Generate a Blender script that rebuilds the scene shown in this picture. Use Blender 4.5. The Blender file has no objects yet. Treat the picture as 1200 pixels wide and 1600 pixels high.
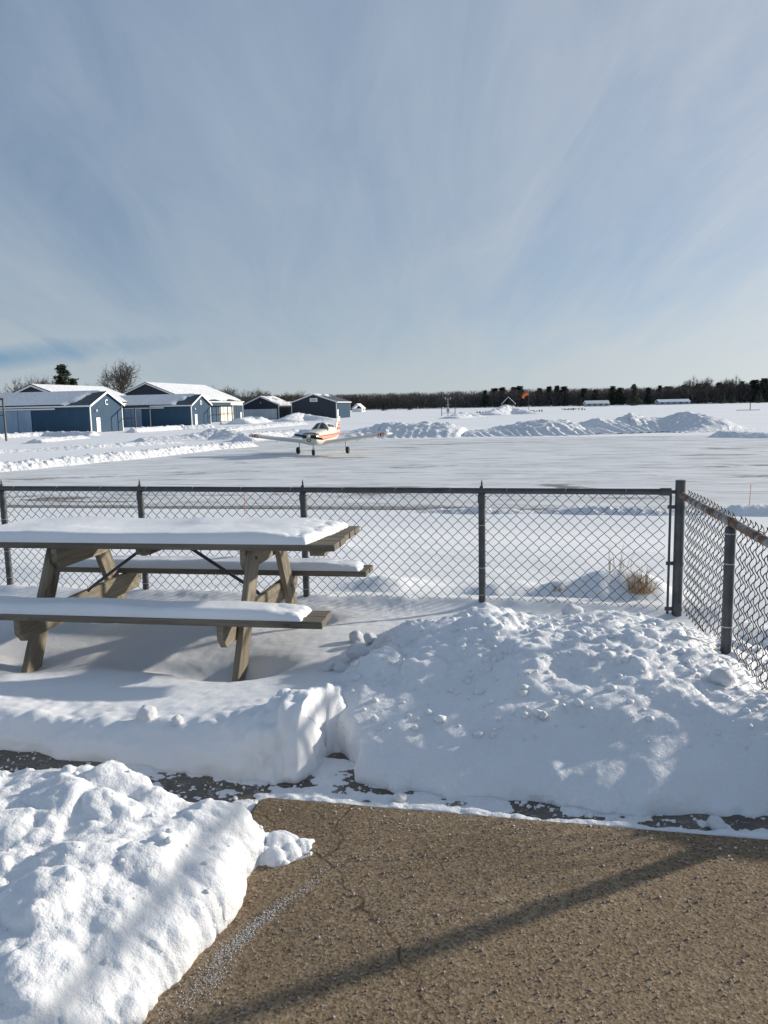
import bpy, math, random
import numpy as np
from mathutils import Matrix, Vector

random.seed(7)
RNG = np.random.default_rng(7)
sc = bpy.context.scene
COL = sc.collection
R = math.radians

# ------------------------------------------------------------------ camera, sky, sun, exposure
EYE = 1.56                                   # eye height above the yard
ROLL, PITCH, FOC = R(1.2), math.atan(165 / 1210), 1210.0
cam = bpy.data.cameras.new('camera')
cam.sensor_fit = 'HORIZONTAL'; cam.sensor_width = 36.0; cam.lens = 36.0 * FOC / 1200.0
cam.clip_start = 0.05; cam.clip_end = 20000
camo = bpy.data.objects.new('camera', cam); COL.objects.link(camo)
fw = Vector((0, math.cos(PITCH), -math.sin(PITCH))); up0 = Vector((0, math.sin(PITCH), math.cos(PITCH)))
rt0 = Vector((1, 0, 0))
rt = math.cos(ROLL) * rt0 - math.sin(ROLL) * up0
up = math.sin(ROLL) * rt0 + math.cos(ROLL) * up0
m = Matrix((rt, up, -fw)).transposed().to_4x4(); m.translation = (0, 0, EYE)
camo.matrix_world = m
sc.camera = camo

SUN_AZ, SUN_EL = R(65.5), R(15.6)            # azimuth clockwise from +Y
sun = bpy.data.lights.new('sun', 'SUN'); sun.energy = 3.95; sun.angle = R(1.5); sun.color = (1.0, 0.91, 0.78)
suno = bpy.data.objects.new('sun', sun); COL.objects.link(suno)
sd = Vector((math.sin(SUN_AZ) * math.cos(SUN_EL), math.cos(SUN_AZ) * math.cos(SUN_EL), math.sin(SUN_EL)))
suno.rotation_euler = sd.to_track_quat('Z', 'Y').to_euler(); suno.location = sd * 60

w = bpy.data.worlds.new('World'); sc.world = w; w.use_nodes = True
nt = w.node_tree; nt.nodes.clear()
def wn(t, **k):
    n = nt.nodes.new(t)
    for a, b in k.items(): setattr(n, a, b)
    return n
def lk(a, b): nt.links.new(a, b)
out = wn('ShaderNodeOutputWorld'); bg = wn('ShaderNodeBackground'); bg.inputs['Strength'].default_value = 0.080
sky = wn('ShaderNodeTexSky', sky_type='NISHITA', sun_disc=False, sun_elevation=SUN_EL, sun_rotation=SUN_AZ,
         altitude=200, air_density=1.0, dust_density=0.15, ozone_density=3.0)
tc = wn('ShaderNodeTexCoord'); up_v = wn('ShaderNodeVectorMath', operation='ADD'); up_v.inputs[1].default_value = (0, 0, 0.10)
nrm = wn('ShaderNodeVectorMath', operation='NORMALIZE'); lk(tc.outputs['Generated'], up_v.inputs[0]); lk(up_v.outputs[0], nrm.inputs[0]); lk(nrm.outputs[0], sky.inputs[0])
sep = wn('ShaderNodeSeparateXYZ'); lk(tc.outputs['Generated'], sep.inputs[0])
def math_n(op, a, b=None, clamp=False):
    n = wn('ShaderNodeMath', operation=op); n.use_clamp = clamp
    for i, v in enumerate((a, b)):
        if v is None: continue
        if isinstance(v, (int, float)): n.inputs[i].default_value = v
        else: lk(v, n.inputs[i])
    return n.outputs[0]
zz = math_n('ADD', math_n('MAXIMUM', sep.outputs[2], 0.0), 0.22)
px = math_n('DIVIDE', sep.outputs[0], zz); py = math_n('DIVIDE', sep.outputs[1], zz)
cmb = wn('ShaderNodeCombineXYZ'); lk(px, cmb.inputs[0]); lk(py, cmb.inputs[1])
mp1 = wn('ShaderNodeMapping'); mp1.inputs['Rotation'].default_value = (0, 0, R(-14)); mp1.inputs['Scale'].default_value = (1.15, 0.36, 1); mp1.inputs['Location'].default_value = (3.1, 1.7, 0)
lk(cmb.outputs[0], mp1.inputs[0])
n1 = wn('ShaderNodeTexNoise'); n1.inputs['Scale'].default_value = 1.0; n1.inputs['Detail'].default_value = 8; n1.inputs['Roughness'].default_value = 0.52; n1.inputs['Distortion'].default_value = 0.5
lk(mp1.outputs[0], n1.inputs[0])
mp2 = wn('ShaderNodeMapping'); mp2.inputs['Rotation'].default_value = (0, 0, R(32)); mp2.inputs['Scale'].default_value = (2.6, 0.6, 1); mp2.inputs['Location'].default_value = (0.4, 5.2, 0)
lk(cmb.outputs[0], mp2.inputs[0])
n2 = wn('ShaderNodeTexNoise'); n2.inputs['Scale'].default_value = 1.7; n2.inputs['Detail'].default_value = 12; n2.inputs['Roughness'].default_value = 0.66; n2.inputs['Distortion'].default_value = 0.7
lk(mp2.outputs[0], n2.inputs[0])
veil = math_n('ADD', math_n('MULTIPLY', n1.outputs['Fac'], 0.85), math_n('MULTIPLY', n2.outputs['Fac'], 0.75))
veil = math_n('MULTIPLY', math_n('SUBTRACT', veil, 0.10, True), 0.92, True)
low = math_n('POWER', math_n('SUBTRACT', 1.0, math_n('MAXIMUM', sep.outputs[2], 0.0)), 9.0)   # longer path through the veil near the horizon
veil = math_n('ADD', veil, math_n('MULTIPLY', low, 0.55), True)
# a clear gap in the cirrus far off to the left
gx = math_n('DIVIDE', math_n('ADD', px, 1.75), 0.75); gy = math_n('DIVIDE', math_n('SUBTRACT', py, 3.18), 0.17)
gap_d = math_n('SQRT', math_n('ADD', math_n('MULTIPLY', gx, gx), math_n('MULTIPLY', gy, gy)))
gap_f = math_n('SUBTRACT', math_n('ADD', gap_d, math_n('MULTIPLY', n2.outputs['Fac'], 1.2)), 0.85, True)
veil = math_n('MULTIPLY', veil, gap_f)
veil = math_n('MULTIPLY', veil, 0.84)
mix = wn('ShaderNodeMix', data_type='RGBA'); lk(veil, mix.inputs[0])
lk(sky.outputs[0], mix.inputs[6])
# thin high cirrus, brighter towards the sun
dt = wn('ShaderNodeVectorMath', operation='DOT_PRODUCT'); lk(tc.outputs['Generated'], dt.inputs[0]); dt.inputs[1].default_value = tuple(sd)
glow = math_n('POWER', math_n('MAXIMUM', dt.outputs['Value'], 0.0), 3.0)
cc = wn('ShaderNodeMix', data_type='RGBA'); lk(glow, cc.inputs[0]); 
hz_f = math_n('POWER', math_n('SUBTRACT', 1.0, math_n('MAXIMUM', sep.outputs[2], 0.0)), 4.0)
hc = wn('ShaderNodeMix', data_type='RGBA'); lk(hz_f, hc.inputs[0]); hc.inputs[6].default_value = (3.0, 3.85, 5.0, 1); hc.inputs[7].default_value = (4.35, 4.75, 4.85, 1)
lk(hc.outputs[2], cc.inputs[6]); cc.inputs[7].default_value = (8.4, 8.2, 7.7, 1)
lk(cc.outputs[2], mix.inputs[7])
lk(mix.outputs[2], bg.inputs['Color']); lk(bg.outputs[0], out.inputs[0])

sc.render.engine = 'CYCLES'
sc.cycles.max_bounces = 8; sc.cycles.use_denoising = True
sc.view_settings.view_transform = 'Standard'; sc.view_settings.look = 'None'
sc.view_settings.exposure = 0.53; sc.view_settings.gamma = 1.0; sc.view_settings.use_curve_mapping = False

# ------------------------------------------------------------------ site frame: u along the fence, v away from it
SA = R(-11.5)
CA, SNA = math.cos(SA), math.sin(SA)
def W(u, v, z=0.0): return Vector((u * CA - v * SNA, u * SNA + v * CA, z))
FIELD = -1.34                                # level of the airfield
def ray(x, y):
    a, b = (x - 600) / FOC, -(y - 800) / FOC
    c, s = math.cos(ROLL), math.sin(ROLL)
    a, b = a * c + b * s, -a * s + b * c
    return Vector((a, math.cos(PITCH) + b * math.sin(PITCH), -math.sin(PITCH) + b * math.cos(PITCH)))
def on(x, y, z):                             # where the sight line meets level z
    d = ray(x, y); return d * ((z - EYE) / d.z) + Vector((0, 0, EYE))
def far(x, y, Y):                            # where it meets distance Y
    d = ray(x, y); return d * (Y / d.y) + Vector((0, 0, EYE))

# ------------------------------------------------------------------ numpy noise
def _h(ix, iy, iz, s):
    h = (ix * 374761393 + iy * 668265263 + iz * 2147483647 + s * 1274126177) & 0xFFFFFFFF
    h = ((h ^ (h >> 13)) * 1274126177) & 0xFFFFFFFF
    h = ((h ^ (h >> 16)) * 2246822519) & 0xFFFFFFFF
    return ((h ^ (h >> 15)) & 0xFFFFFF) / float(0xFFFFFF)
def vnoise(P, s=0):
    I = np.floor(P).astype(np.int64); F = P - I; F = F * F * F * (F * (F * 6 - 15) + 10)
    o = 0
    for dx in (0, 1):
        for dy in (0, 1):
            for dz in (0, 1):
                wt = (F[:, 0] if dx else 1 - F[:, 0]) * (F[:, 1] if dy else 1 - F[:, 1]) * (F[:, 2] if dz else 1 - F[:, 2])
                o = o + wt * _h(I[:, 0] + dx, I[:, 1] + dy, I[:, 2] + dz, s)
    return o * 2 - 1
def fbm(P, sc_=1.0, octv=4, s=0, rough=0.5):
    o = 0; a = 1.0; t = 0
    for k in range(octv):
        o = o + a * vnoise(P * sc_ + 17.3 * k, s + k); t += a; a *= rough; sc_ *= 2.03
    return o / t
def lumps(P, cell, s=0, rmin=0.45, rmax=0.95, keep=1.0):
    """height (in cells) of rounded clods strewn through space"""
    Q = P / cell; I = np.floor(Q).astype(np.int64); best = np.zeros(len(P))
    for dx in (-1, 0, 1):
        for dy in (-1, 0, 1):
            for dz in (-1, 0, 1):
                a, b, c = I[:, 0] + dx, I[:, 1] + dy, I[:, 2] + dz
                ox, oy, oz = a + _h(a, b, c, s), b + _h(a, b, c, s + 1), c + _h(a, b, c, s + 2)
                r = rmin + (rmax - rmin) * _h(a, b, c, s + 3)
                r = np.where(_h(a, b, c, s + 4) < keep, r, 0.001)
                d2 = (Q[:, 0] - ox) ** 2 + (Q[:, 1] - oy) ** 2 + (Q[:, 2] - oz) ** 2
                best = np.maximum(best, np.sqrt(np.maximum(0, r * r - d2)))
    return best
def sst(a, b, x):
    t = np.clip((x - a) / (b - a), 0, 1); return t * t * (3 - 2 * t)

# ------------------------------------------------------------------ mesh helpers
def new_mesh(name, V, F, smooth=False):
    me = bpy.data.meshes.new(name)
    V = np.asarray(V, float)
    if isinstance(F, np.ndarray):
        nf, k = F.shape
        me.vertices.add(len(V)); me.vertices.foreach_set('co', V.astype(np.float32).ravel())
        me.loops.add(nf * k); me.loops.foreach_set('vertex_index', F.astype(np.int32).ravel())
        me.polygons.add(nf); me.polygons.foreach_set('loop_start', np.arange(0, nf * k, k, dtype=np.int32))
        me.update(calc_edges=True); me.validate()
    else:
        me.from_pydata([tuple(p) for p in V], [], [tuple(f) for f in F]); me.update()
    if smooth: me.polygons.foreach_set('use_smooth', np.ones(len(me.polygons), bool))
    return me
def link(name, me, mat=None, parent=None, loc=None, rz=None, mtx=None):
    o = bpy.data.objects.new(name, me); COL.objects.link(o)
    if mat is not None and me is not None and not len(me.materials): me.materials.append(mat)
    if parent is not None: o.parent = parent
    if mtx is not None: o.matrix_basis = mtx
    if loc is not None: o.location = loc
    if rz is not None: o.rotation_euler = (0, 0, rz)
    return o
def tag(o, label=None, cat=None, group=None, kind=None):
    if label: o['label'] = label
    if cat: o['category'] = cat
    if group: o['group'] = group
    if kind: o['kind'] = kind
    return o
def empty(name, loc, rz=0.0, label=None, cat=None, group=None):
    o = link(name, None, loc=loc, rz=rz); o.empty_display_size = 0.1
    return tag(o, label, cat, group)
def copy_tree(o, parent=None):
    c = o.copy(); COL.objects.link(c); c.parent = parent
    for ch in list(o.children): copy_tree(ch, c)
    return c
class MB:
    """collects simple solids into one mesh"""
    def __init__(s): s.V = []; s.F = []
    def add(s, V, F):
        n = len(s.V); s.V += [tuple(v) for v in V]; s.F += [tuple(i + n for i in f) for f in F]; return s
    def box(s, a, b):
        x0, y0, z0 = a; x1, y1, z1 = b
        return s.add([(x0, y0, z0), (x1, y0, z0), (x1, y1, z0), (x0, y1, z0), (x0, y0, z1), (x1, y0, z1), (x1, y1, z1), (x0, y1, z1)],
                     [(0, 3, 2, 1), (4, 5, 6, 7), (0, 1, 5, 4), (1, 2, 6, 5), (2, 3, 7, 6), (3, 0, 4, 7)])
    def prism(s, poly, axis, a, b):
        """poly of 2D points extruded along axis (0 x, 1 y, 2 z)"""
        def P(p, t): return {0: (t, p[0], p[1]), 1: (p[0], t, p[1]), 2: (p[0], p[1], t)}[axis]
        n = len(poly); V = [P(p, a) for p in poly] + [P(p, b) for p in poly]
        return s.add(V, [tuple(range(n))[::-1], tuple(range(n, 2 * n))] + [(i, (i + 1) % n, n + (i + 1) % n, n + i) for i in range(n)])
    def tube(s, pts, r, n=8, cap=True):
        pts = [Vector(p) for p in pts]; rs = r if isinstance(r, (list, tuple)) else [r] * len(pts)
        V = []; F = []; prev = None
        for i, p in enumerate(pts):
            t = (pts[min(i + 1, len(pts) - 1)] - pts[max(i - 1, 0)]).normalized()
            if prev is None:
                a = Vector((0, 0, 1)) if abs(t.z) < 0.9 else Vector((1, 0, 0)); x = t.cross(a).normalized()
            else: x = (prev - t * prev.dot(t)).normalized()
            prev = x; y = t.cross(x)
            V += [p + (x * math.cos(2 * math.pi * k / n) + y * math.sin(2 * math.pi * k / n)) * rs[i] for k in range(n)]
        for i in range(len(pts) - 1):
            F += [(i * n + k, i * n + (k + 1) % n, (i + 1) * n + (k + 1) % n, (i + 1) * n + k) for k in range(n)]
        if cap: F += [tuple(range(n))[::-1], tuple(range((len(pts) - 1) * n, len(pts) * n))]
        return s.add(V, F)
    def lathe(s, prof, n=16, o=(0, 0, 0), axis=2):
        V = []; F = []
        for r, h in prof:
            for k in range(n):
                a = 2 * math.pi * k / n; p = (r * math.cos(a), r * math.sin(a), h)
                if axis == 0: p = (p[2], p[0], p[1])
                if axis == 1: p = (p[0], p[2], p[1])
                V.append((p[0] + o[0], p[1] + o[1], p[2] + o[2]))
        for i in range(len(prof) - 1):
            F += [(i * n + k, i * n + (k + 1) % n, (i + 1) * n + (k + 1) % n, (i + 1) * n + k) for k in range(n)]
        F += [tuple(range(n))[::-1], tuple(range((len(prof) - 1) * n, len(prof) * n))]
        return s.add(V, F)
    def build(s, name, mat, parent=None, smooth=False, bevel=0.0, auto=None, **k):
        me = new_mesh(name, s.V, s.F, smooth)
        import bmesh
        bm = bmesh.new(); bm.from_mesh(me)
        bmesh.ops.recalc_face_normals(bm, faces=bm.faces[:])
        if bevel: bmesh.ops.bevel(bm, geom=bm.edges[:], offset=bevel, segments=1, affect='EDGES')
        bm.to_mesh(me); bm.free()
        if auto is not None:
            me.polygons.foreach_set('use_smooth', np.ones(len(me.polygons), bool))
            me.set_sharp_from_angle(angle=R(auto))
        return link(name, me, mat, parent, **k)
def grid_faces(nr, nc):
    i = np.arange(nr - 1)[:, None] * nc + np.arange(nc - 1)[None, :]
    return np.stack([i, i + 1, i + nc + 1, i + nc], -1).reshape(-1, 4)
def grid_normals(P):
    du = np.gradient(P, axis=1); dv = np.gradient(P, axis=0)
    n = np.cross(du, dv); return n / (np.linalg.norm(n, axis=2, keepdims=True) + 1e-9)
def sheet(name, mat, u0, u1, v0, v1, step, hfun, base, parent=None, kind=None):
    """snow lying on a surface: kept where hfun > 0"""
    us = np.arange(u0, u1 + step, step); vs = np.arange(v0, v1 + step, step)
    U, Vv = np.meshgrid(us, vs); h = hfun(U, Vv)
    P = np.stack([U, Vv, base + h], -1); F = grid_faces(*U.shape)
    hh = h.ravel(); keep = (hh[F] > 0).any(1); F = F[keep]
    used, inv = np.unique(F, return_inverse=True)
    return new_mesh(name, P.reshape(-1, 3)[used], inv.reshape(F.shape), True)

# ------------------------------------------------------------------ materials
def mat(name, base=(0.5, 0.5, 0.5), rough=0.6, metal=0.0, spec=0.5, build=None):
    m = bpy.data.materials.new(name); m.use_nodes = True
    t = m.node_tree; b = t.nodes['Principled BSDF']
    b.inputs['Base Color'].default_value = (*base, 1); b.inputs['Roughness'].default_value = rough
    b.inputs['Metallic'].default_value = metal; b.inputs['Specular IOR Level'].default_value = spec
    if build: build(t, b)
    return m
def N(t, ty, **k):
    n = t.nodes.new(ty)
    for a, v in k.items():
        if a in n.inputs: n.inputs[a].default_value = v
        else: setattr(n, a, v)
    return n
def coords(t, scale=(1, 1, 1), which='Object'):
    c = N(t, 'ShaderNodeTexCoord'); mp = N(t, 'ShaderNodeMapping'); mp.inputs['Scale'].default_value = scale
    t.links.new(c.outputs[which], mp.inputs[0]); return mp.outputs[0]
def noise(t, vec, scale, detail=4, rough=0.5, dist=0.0):
    n = N(t, 'ShaderNodeTexNoise'); n.inputs['Scale'].default_value = scale; n.inputs['Detail'].default_value = detail
    n.inputs['Roughness'].default_value = rough; n.inputs['Distortion'].default_value = dist
    t.links.new(vec, n.inputs[0]); return n.outputs['Fac']
def ramp(t, fac, stops):
    r = N(t, 'ShaderNodeValToRGB'); e = r.color_ramp.elements
    while len(e) < len(stops): e.new(0.5)
    for el, (p, c) in zip(e, stops): el.position = p; el.color = (*c, 1) if len(c) == 3 else c
    t.links.new(fac, r.inputs[0]); return r.outputs[0]
def mixc(t, fac, a, b, mode='MIX'):
    n = N(t, 'ShaderNodeMix', data_type='RGBA', blend_type=mode)
    for i, v in ((0, fac), (6, a), (7, b)):
        if isinstance(v, (int, float)): n.inputs[i].default_value = v
        elif isinstance(v, tuple): n.inputs[i].default_value = (*v, 1)
        else: t.links.new(v, n.inputs[i])
    return n.outputs[2]
def bump(t, b, h, strength, dist, prev=None):
    n = N(t, 'ShaderNodeBump'); n.inputs['Strength'].default_value = strength; n.inputs['Distance'].default_value = dist
    t.links.new(h, n.inputs['Height'])
    if prev is not None: t.links.new(prev, n.inputs['Normal'])
    t.links.new(n.outputs[0], b.inputs['Normal']); return n.outputs[0]

def snow_build(fine, coarse, sss, k=1.0):
    def f(t, b):
        v = coords(t)
        c = ramp(t, noise(t, v, 3.0 * coarse, 5), [(0.3, (0.76, 0.78, 0.81)), (0.7, (0.83, 0.84, 0.86))])
        t.links.new(c, b.inputs['Base Color'])
        p = bump(t, b, noise(t, v, 28 * coarse, 5, 0.6), 0.45 * k, 0.03 / coarse)
        bump(t, b, noise(t, v, 170 * fine, 3, 0.7), 0.45, 0.006 / fine, p)
        if sss:
            b.inputs['Subsurface Weight'].default_value = sss
            b.inputs['Subsurface Radius'].default_value = (0.6, 0.8, 1.0); b.inputs['Subsurface Scale'].default_value = 0.02
    return f
M = {}
M['snow'] = mat('snow', (0.88, 0.89, 0.91), 0.55, spec=0.3, build=snow_build(1.0, 1.0, 0.4))
M['soft_snow'] = mat('drifted_snow', (0.88, 0.89, 0.91), 0.6, spec=0.3, build=snow_build(1.2, 0.8, 0.2, 0.22))
M['far_snow'] = mat('piled_snow', (0.87, 0.88, 0.90), 0.6, spec=0.25, build=snow_build(0.06, 0.06, 0))
def field_build(t, b):
    v = coords(t)
    c = ramp(t, noise(t, v, 0.06, 6), [(0.3, (0.80, 0.82, 0.85)), (0.7, (0.88, 0.89, 0.90))])
    t.links.new(c, b.inputs['Base Color'])
    sv = coords(t, (0.5, 2.2, 1.0))
    p = bump(t, b, noise(t, sv, 1.6, 6, 0.6), 0.35, 0.06)
    bump(t, b, noise(t, v, 60, 3, 0.7), 0.4, 0.01, p)
M['field'] = mat('snowfield', (0.85, 0.86, 0.88), 0.6, spec=0.25, build=field_build)
def apron_build(t, b):
    v = coords(t); s1 = coords(t, (0.30, 0.9, 1.0)); s2 = coords(t, (0.10, 0.9, 1.0))
    base = ramp(t, noise(t, s1, 1.3, 9, 0.68), [(0.32, (0.44, 0.445, 0.455)), (0.46, (0.65, 0.66, 0.67)), (0.66, (0.82, 0.83, 0.84))])
    dark = ramp(t, noise(t, s1, 0.45, 10, 0.72, 0.6), [(0.375, (1, 1, 1)), (0.42, (0, 0, 0))])
    c = mixc(t, dark, base, (0.20, 0.175, 0.15))
    thin = ramp(t, noise(t, s2, 1.7, 8, 0.75), [(0.375, (1, 1, 1)), (0.41, (0, 0, 0))])
    c = mixc(t, thin, c, (0.26, 0.26, 0.26))
    # bare, gritty strip along the near edge of the pavement
    sp = N(t, 'ShaderNodeSeparateXYZ'); t.links.new(v, sp.inputs[0])
    e = N(t, 'ShaderNodeMath', operation='MULTIPLY_ADD'); t.links.new(noise(t, s1, 0.5, 6, 0.6), e.inputs[0]); e.inputs[1].default_value = 3.4; e.inputs[2].default_value = -1.7
    e2 = N(t, 'ShaderNodeMath', operation='ADD'); t.links.new(sp.outputs[1], e2.inputs[0]); t.links.new(e.outputs[0], e2.inputs[1])
    strip = N(t, 'ShaderNodeMapRange'); t.links.new(e2.outputs[0], strip.inputs[0])
    strip.inputs[1].default_value = 21.95; strip.inputs[2].default_value = 21.6; strip.inputs[3].default_value = 0; strip.inputs[4].default_value = 0.85
    c = mixc(t, strip.outputs[0], c, (0.17, 0.145, 0.115))
    t.links.new(c, b.inputs['Base Color'])
    bump(t, b, noise(t, s1, 3.0, 6, 0.6), 0.4, 0.03)
M['apron'] = mat('packed_snow_on_asphalt', (0.7, 0.7, 0.72), 0.5, spec=0.3, build=apron_build)

def concrete_build(t, b):
    v = coords(t)
    vo = N(t, 'ShaderNodeTexVoronoi', feature='F1'); vo.inputs['Scale'].default_value = 125; vo.inputs['Randomness'].default_value = 1.0
    t.links.new(v, vo.inputs['Vector'])
    hs = N(t, 'ShaderNodeSeparateColor'); t.links.new(vo.outputs['Color'], hs.inputs[0])
    stone = ramp(t, hs.outputs[0], [(0.0, (0.11, 0.095, 0.08)), (0.22, (0.235, 0.19, 0.145)), (0.55, (0.33, 0.265, 0.195)), (0.82, (0.42, 0.345, 0.26)), (0.97, (0.56, 0.50, 0.43))])
    paste = ramp(t, noise(t, v, 2.3, 7, 0.65), [(0.3, (0.255, 0.205, 0.155)), (0.7, (0.37, 0.30, 0.225))])
    c = mixc(t, 0.58, paste, stone)
    pit = ramp(t, noise(t, v, 120, 3, 0.6), [(0.34, (0.30, 0.29, 0.28)), (0.46, (1, 1, 1))])
    c = mixc(t, 1.0, c, pit, 'MULTIPLY')
    damp = ramp(t, noise(t, coords(t, (0.8, 1.6, 1)), 1.1, 6, 0.6), [(0.34, (0.74, 0.73, 0.72)), (0.6, (1, 1, 1))])
    c = mixc(t, 1.0, c, damp, 'MULTIPLY'); c = mixc(t, 1.0, c, (0.82, 0.74, 0.62), 'MULTIPLY')
    wv = N(t, 'ShaderNodeVectorMath', operation='MULTIPLY_ADD'); nn_ = N(t, 'ShaderNodeTexNoise'); nn_.inputs['Scale'].default_value = 5; nn_.inputs['Detail'].default_value = 6
    t.links.new(v, nn_.inputs[0]); t.links.new(nn_.outputs['Color'], wv.inputs[0]); wv.inputs[1].default_value = (0.25, 0.25, 0); t.links.new(v, wv.inputs[2])
    ck = N(t, 'ShaderNodeTexVoronoi', feature='DISTANCE_TO_EDGE'); ck.inputs['Scale'].default_value = 0.55; t.links.new(wv.outputs[0], ck.inputs['Vector'])
    cr = ramp(t, ck.outputs[0], [(0.0, (0.4, 0.37, 0.35)), (0.0016, (1, 1, 1))])
    c = mixc(t, 1.0, c, cr, 'MULTIPLY')
    t.links.new(c, b.inputs['Base Color'])
    p = bump(t, b, vo.outputs['Distance'], 0.35, 0.003)
    bump(t, b, noise(t, v, 45, 5, 0.7), 0.3, 0.004, p)
M['concrete'] = mat('exposed_aggregate_concrete', (0.3, 0.26, 0.2), 0.85, spec=0.25, build=concrete_build)
def walk_build(t, b):
    v = coords(t)
    c = ramp(t, noise(t, v, 5, 7, 0.65), [(0.3, (0.055, 0.045, 0.036)), (0.55, (0.125, 0.102, 0.08)), (0.8, (0.21, 0.175, 0.14))])
    fr = ramp(t, noise(t, coords(t, (1, 1.6, 1)), 26, 6, 0.75), [(0.56, (0, 0, 0)), (0.66, (1, 1, 1))])
    c = mixc(t, fr, c, (0.42, 0.42, 0.43))
    t.links.new(c, b.inputs['Base Color'])
    bump(t, b, noise(t, v, 60, 5, 0.7), 0.6, 0.008)
M['walk'] = mat('wet_walkway', (0.1, 0.09, 0.08), 0.5, build=walk_build)

def wood_build(dark, light):
    def f(t, b):
        oi = N(t, 'ShaderNodeObjectInfo')
        c0 = N(t, 'ShaderNodeTexCoord'); ad = N(t, 'ShaderNodeVectorMath', operation='MULTIPLY_ADD')
        cv = N(t, 'ShaderNodeCombineXYZ')
        for k in range(3): t.links.new(oi.outputs['Random'], cv.inputs[k])
        t.links.new(cv.outputs[0], ad.inputs[0]); ad.inputs[1].default_value = (11, 7, 13); t.links.new(c0.outputs['Object'], ad.inputs[2])
        mp = N(t, 'ShaderNodeMapping'); mp.inputs['Scale'].default_value = (0.9, 16, 16); t.links.new(ad.outputs[0], mp.inputs[0])
        g = noise(t, mp.outputs[0], 2.2, 7, 0.62, 0.9)
        c = ramp(t, g, [(0.25, dark), (0.5, tuple((a + b_) / 2 for a, b_ in zip(dark, light))), (0.75, light)])
        mp2 = N(t, 'ShaderNodeMapping'); mp2.inputs['Scale'].default_value = (2.5, 6, 6); t.links.new(ad.outputs[0], mp2.inputs[0])
        kn = ramp(t, noise(t, mp2.outputs[0], 1.4, 4, 0.5), [(0.27, (0.45, 0.40, 0.36)), (0.40, (1, 1, 1))])
        c = mixc(t, 1.0, c, kn, 'MULTIPLY')
        t.links.new(c, b.inputs['Base Color'])
        mp3 = N(t, 'ShaderNodeMapping'); mp3.inputs['Scale'].default_value = (1.2, 55, 55); t.links.new(ad.outputs[0], mp3.inputs[0])
        bump(t, b, noise(t, mp3.outputs[0], 2.0, 5, 0.6), 0.6, 0.004)
    return f
M['wood'] = mat('weathered_wood', (0.25, 0.2, 0.15), 0.8, spec=0.25, build=wood_build((0.10, 0.086, 0.066), (0.31, 0.27, 0.205)))
M['wood_grey'] = mat('weathered_grey_wood', (0.25, 0.2, 0.15), 0.85, spec=0.2, build=wood_build((0.08, 0.07, 0.058), (0.225, 0.197, 0.158)))
def galv_build(t, b):
    v = coords(t)
    c = ramp(t, noise(t, v, 14, 6, 0.6), [(0.3, (0.045, 0.05, 0.055)), (0.65, (0.085, 0.092, 0.10))])
    t.links.new(c, b.inputs['Base Color'])
M['galv'] = mat('galvanised_steel', (0.13, 0.14, 0.15), 0.5, 0.35, build=galv_build)
M['wire'] = mat('fence_wire', (0.022, 0.023, 0.025), 0.6, 0.0, 0.3)
M['tie'] = mat('tie_wire', (0.45, 0.46, 0.47), 0.4, 0.6)
def rust_build(t, b):
    v = coords(t)
    c = ramp(t, noise(t, v, 9, 7, 0.65, 0.5), [(0.36, (0.10, 0.048, 0.026)), (0.50, (0.17, 0.10, 0.065)), (0.58, (0.30, 0.30, 0.29))])
    t.links.new(c, b.inputs['Base Color']); bump(t, b, noise(t, v, 120, 4), 0.3, 0.001)
M['rust'] = mat('rusted_pipe', (0.2, 0.1, 0.06), 0.75, 0.1, build=rust_build)
M['steel'] = mat('dull_steel', (0.10, 0.105, 0.11), 0.45, 0.6)
M['straw'] = mat('dry_grass', (0.30, 0.20, 0.09), 0.8)
M['salt'] = mat('pink_grit', (0.36, 0.27, 0.28), 0.6)
M['grit'] = mat('stone_grit', (0.30, 0.26, 0.21), 0.8)

# ------------------------------------------------------------------ the ground sheet (to the horizon)
def ground_z(u, v):
    P = np.stack([u, v, np.zeros_like(u)], -1)
    t = sst(6.0, 19.5, v)
    z = 0.02 + (FIELD - 0.02) * t
    near = np.exp(-((v - 6) / 9.0) ** 2)
    z = z + 0.035 * fbm(P, 0.9, 3, 3) * near
    off = sst(66, 80, v) + sst(-26, -34, u)
    z = z + 0.05 * np.clip(off, 0, 1) * fbm(P, 0.12, 4, 9) - 0.03 * np.clip(off, 0, 1)
    for hu, hv, rr, hh in ((-1.25, 6.35, 0.34, 0.10), (-0.25, 6.2, 0.32, 0.10), (0.12, 6.15, 0.15, 0.08), (0.52, 6.3, 0.32, 0.20), (0.86, 6.25, 0.2, 0.1), (1.7, 4.9, 0.5, 0.16), (1.9, 4.0, 0.5, 0.2), (-3.2, 9.5, 0.5, 0.22), (-4.2, 9.2, 0.4, 0.16)):
        d2 = ((u - hu) ** 2 + (v - hv) ** 2) / rr ** 2
        z = z + hh * np.exp(-d2) * (1 + 0.35 * fbm(P, 5, 3, 5))
    yard = sst(1.25, 1.05, u) * sst(5.9, 5.6, v) * sst(-9, -8.5, u)
    house = sst(2.9, 2.7, v)
    return z - 0.22 * np.maximum(yard, house)
th = np.concatenate([np.radians(np.arange(-180, -34, 3.0)), np.radians(np.arange(-34, 34, 0.15)), np.radians(np.arange(34, 180.1, 3.0))])
rr = np.concatenate([[0.3, 1.5, 2.5, 3.2], 3.8 * 1.0145 ** np.arange(0, 530)])
T, RR = np.meshgrid(th, rr)
X, Y = RR * np.sin(T), RR * np.cos(T)
U0, V0 = X * CA + Y * SNA, -X * SNA + Y * CA
Z = ground_z(U0.ravel(), V0.ravel()).reshape(X.shape)
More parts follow.
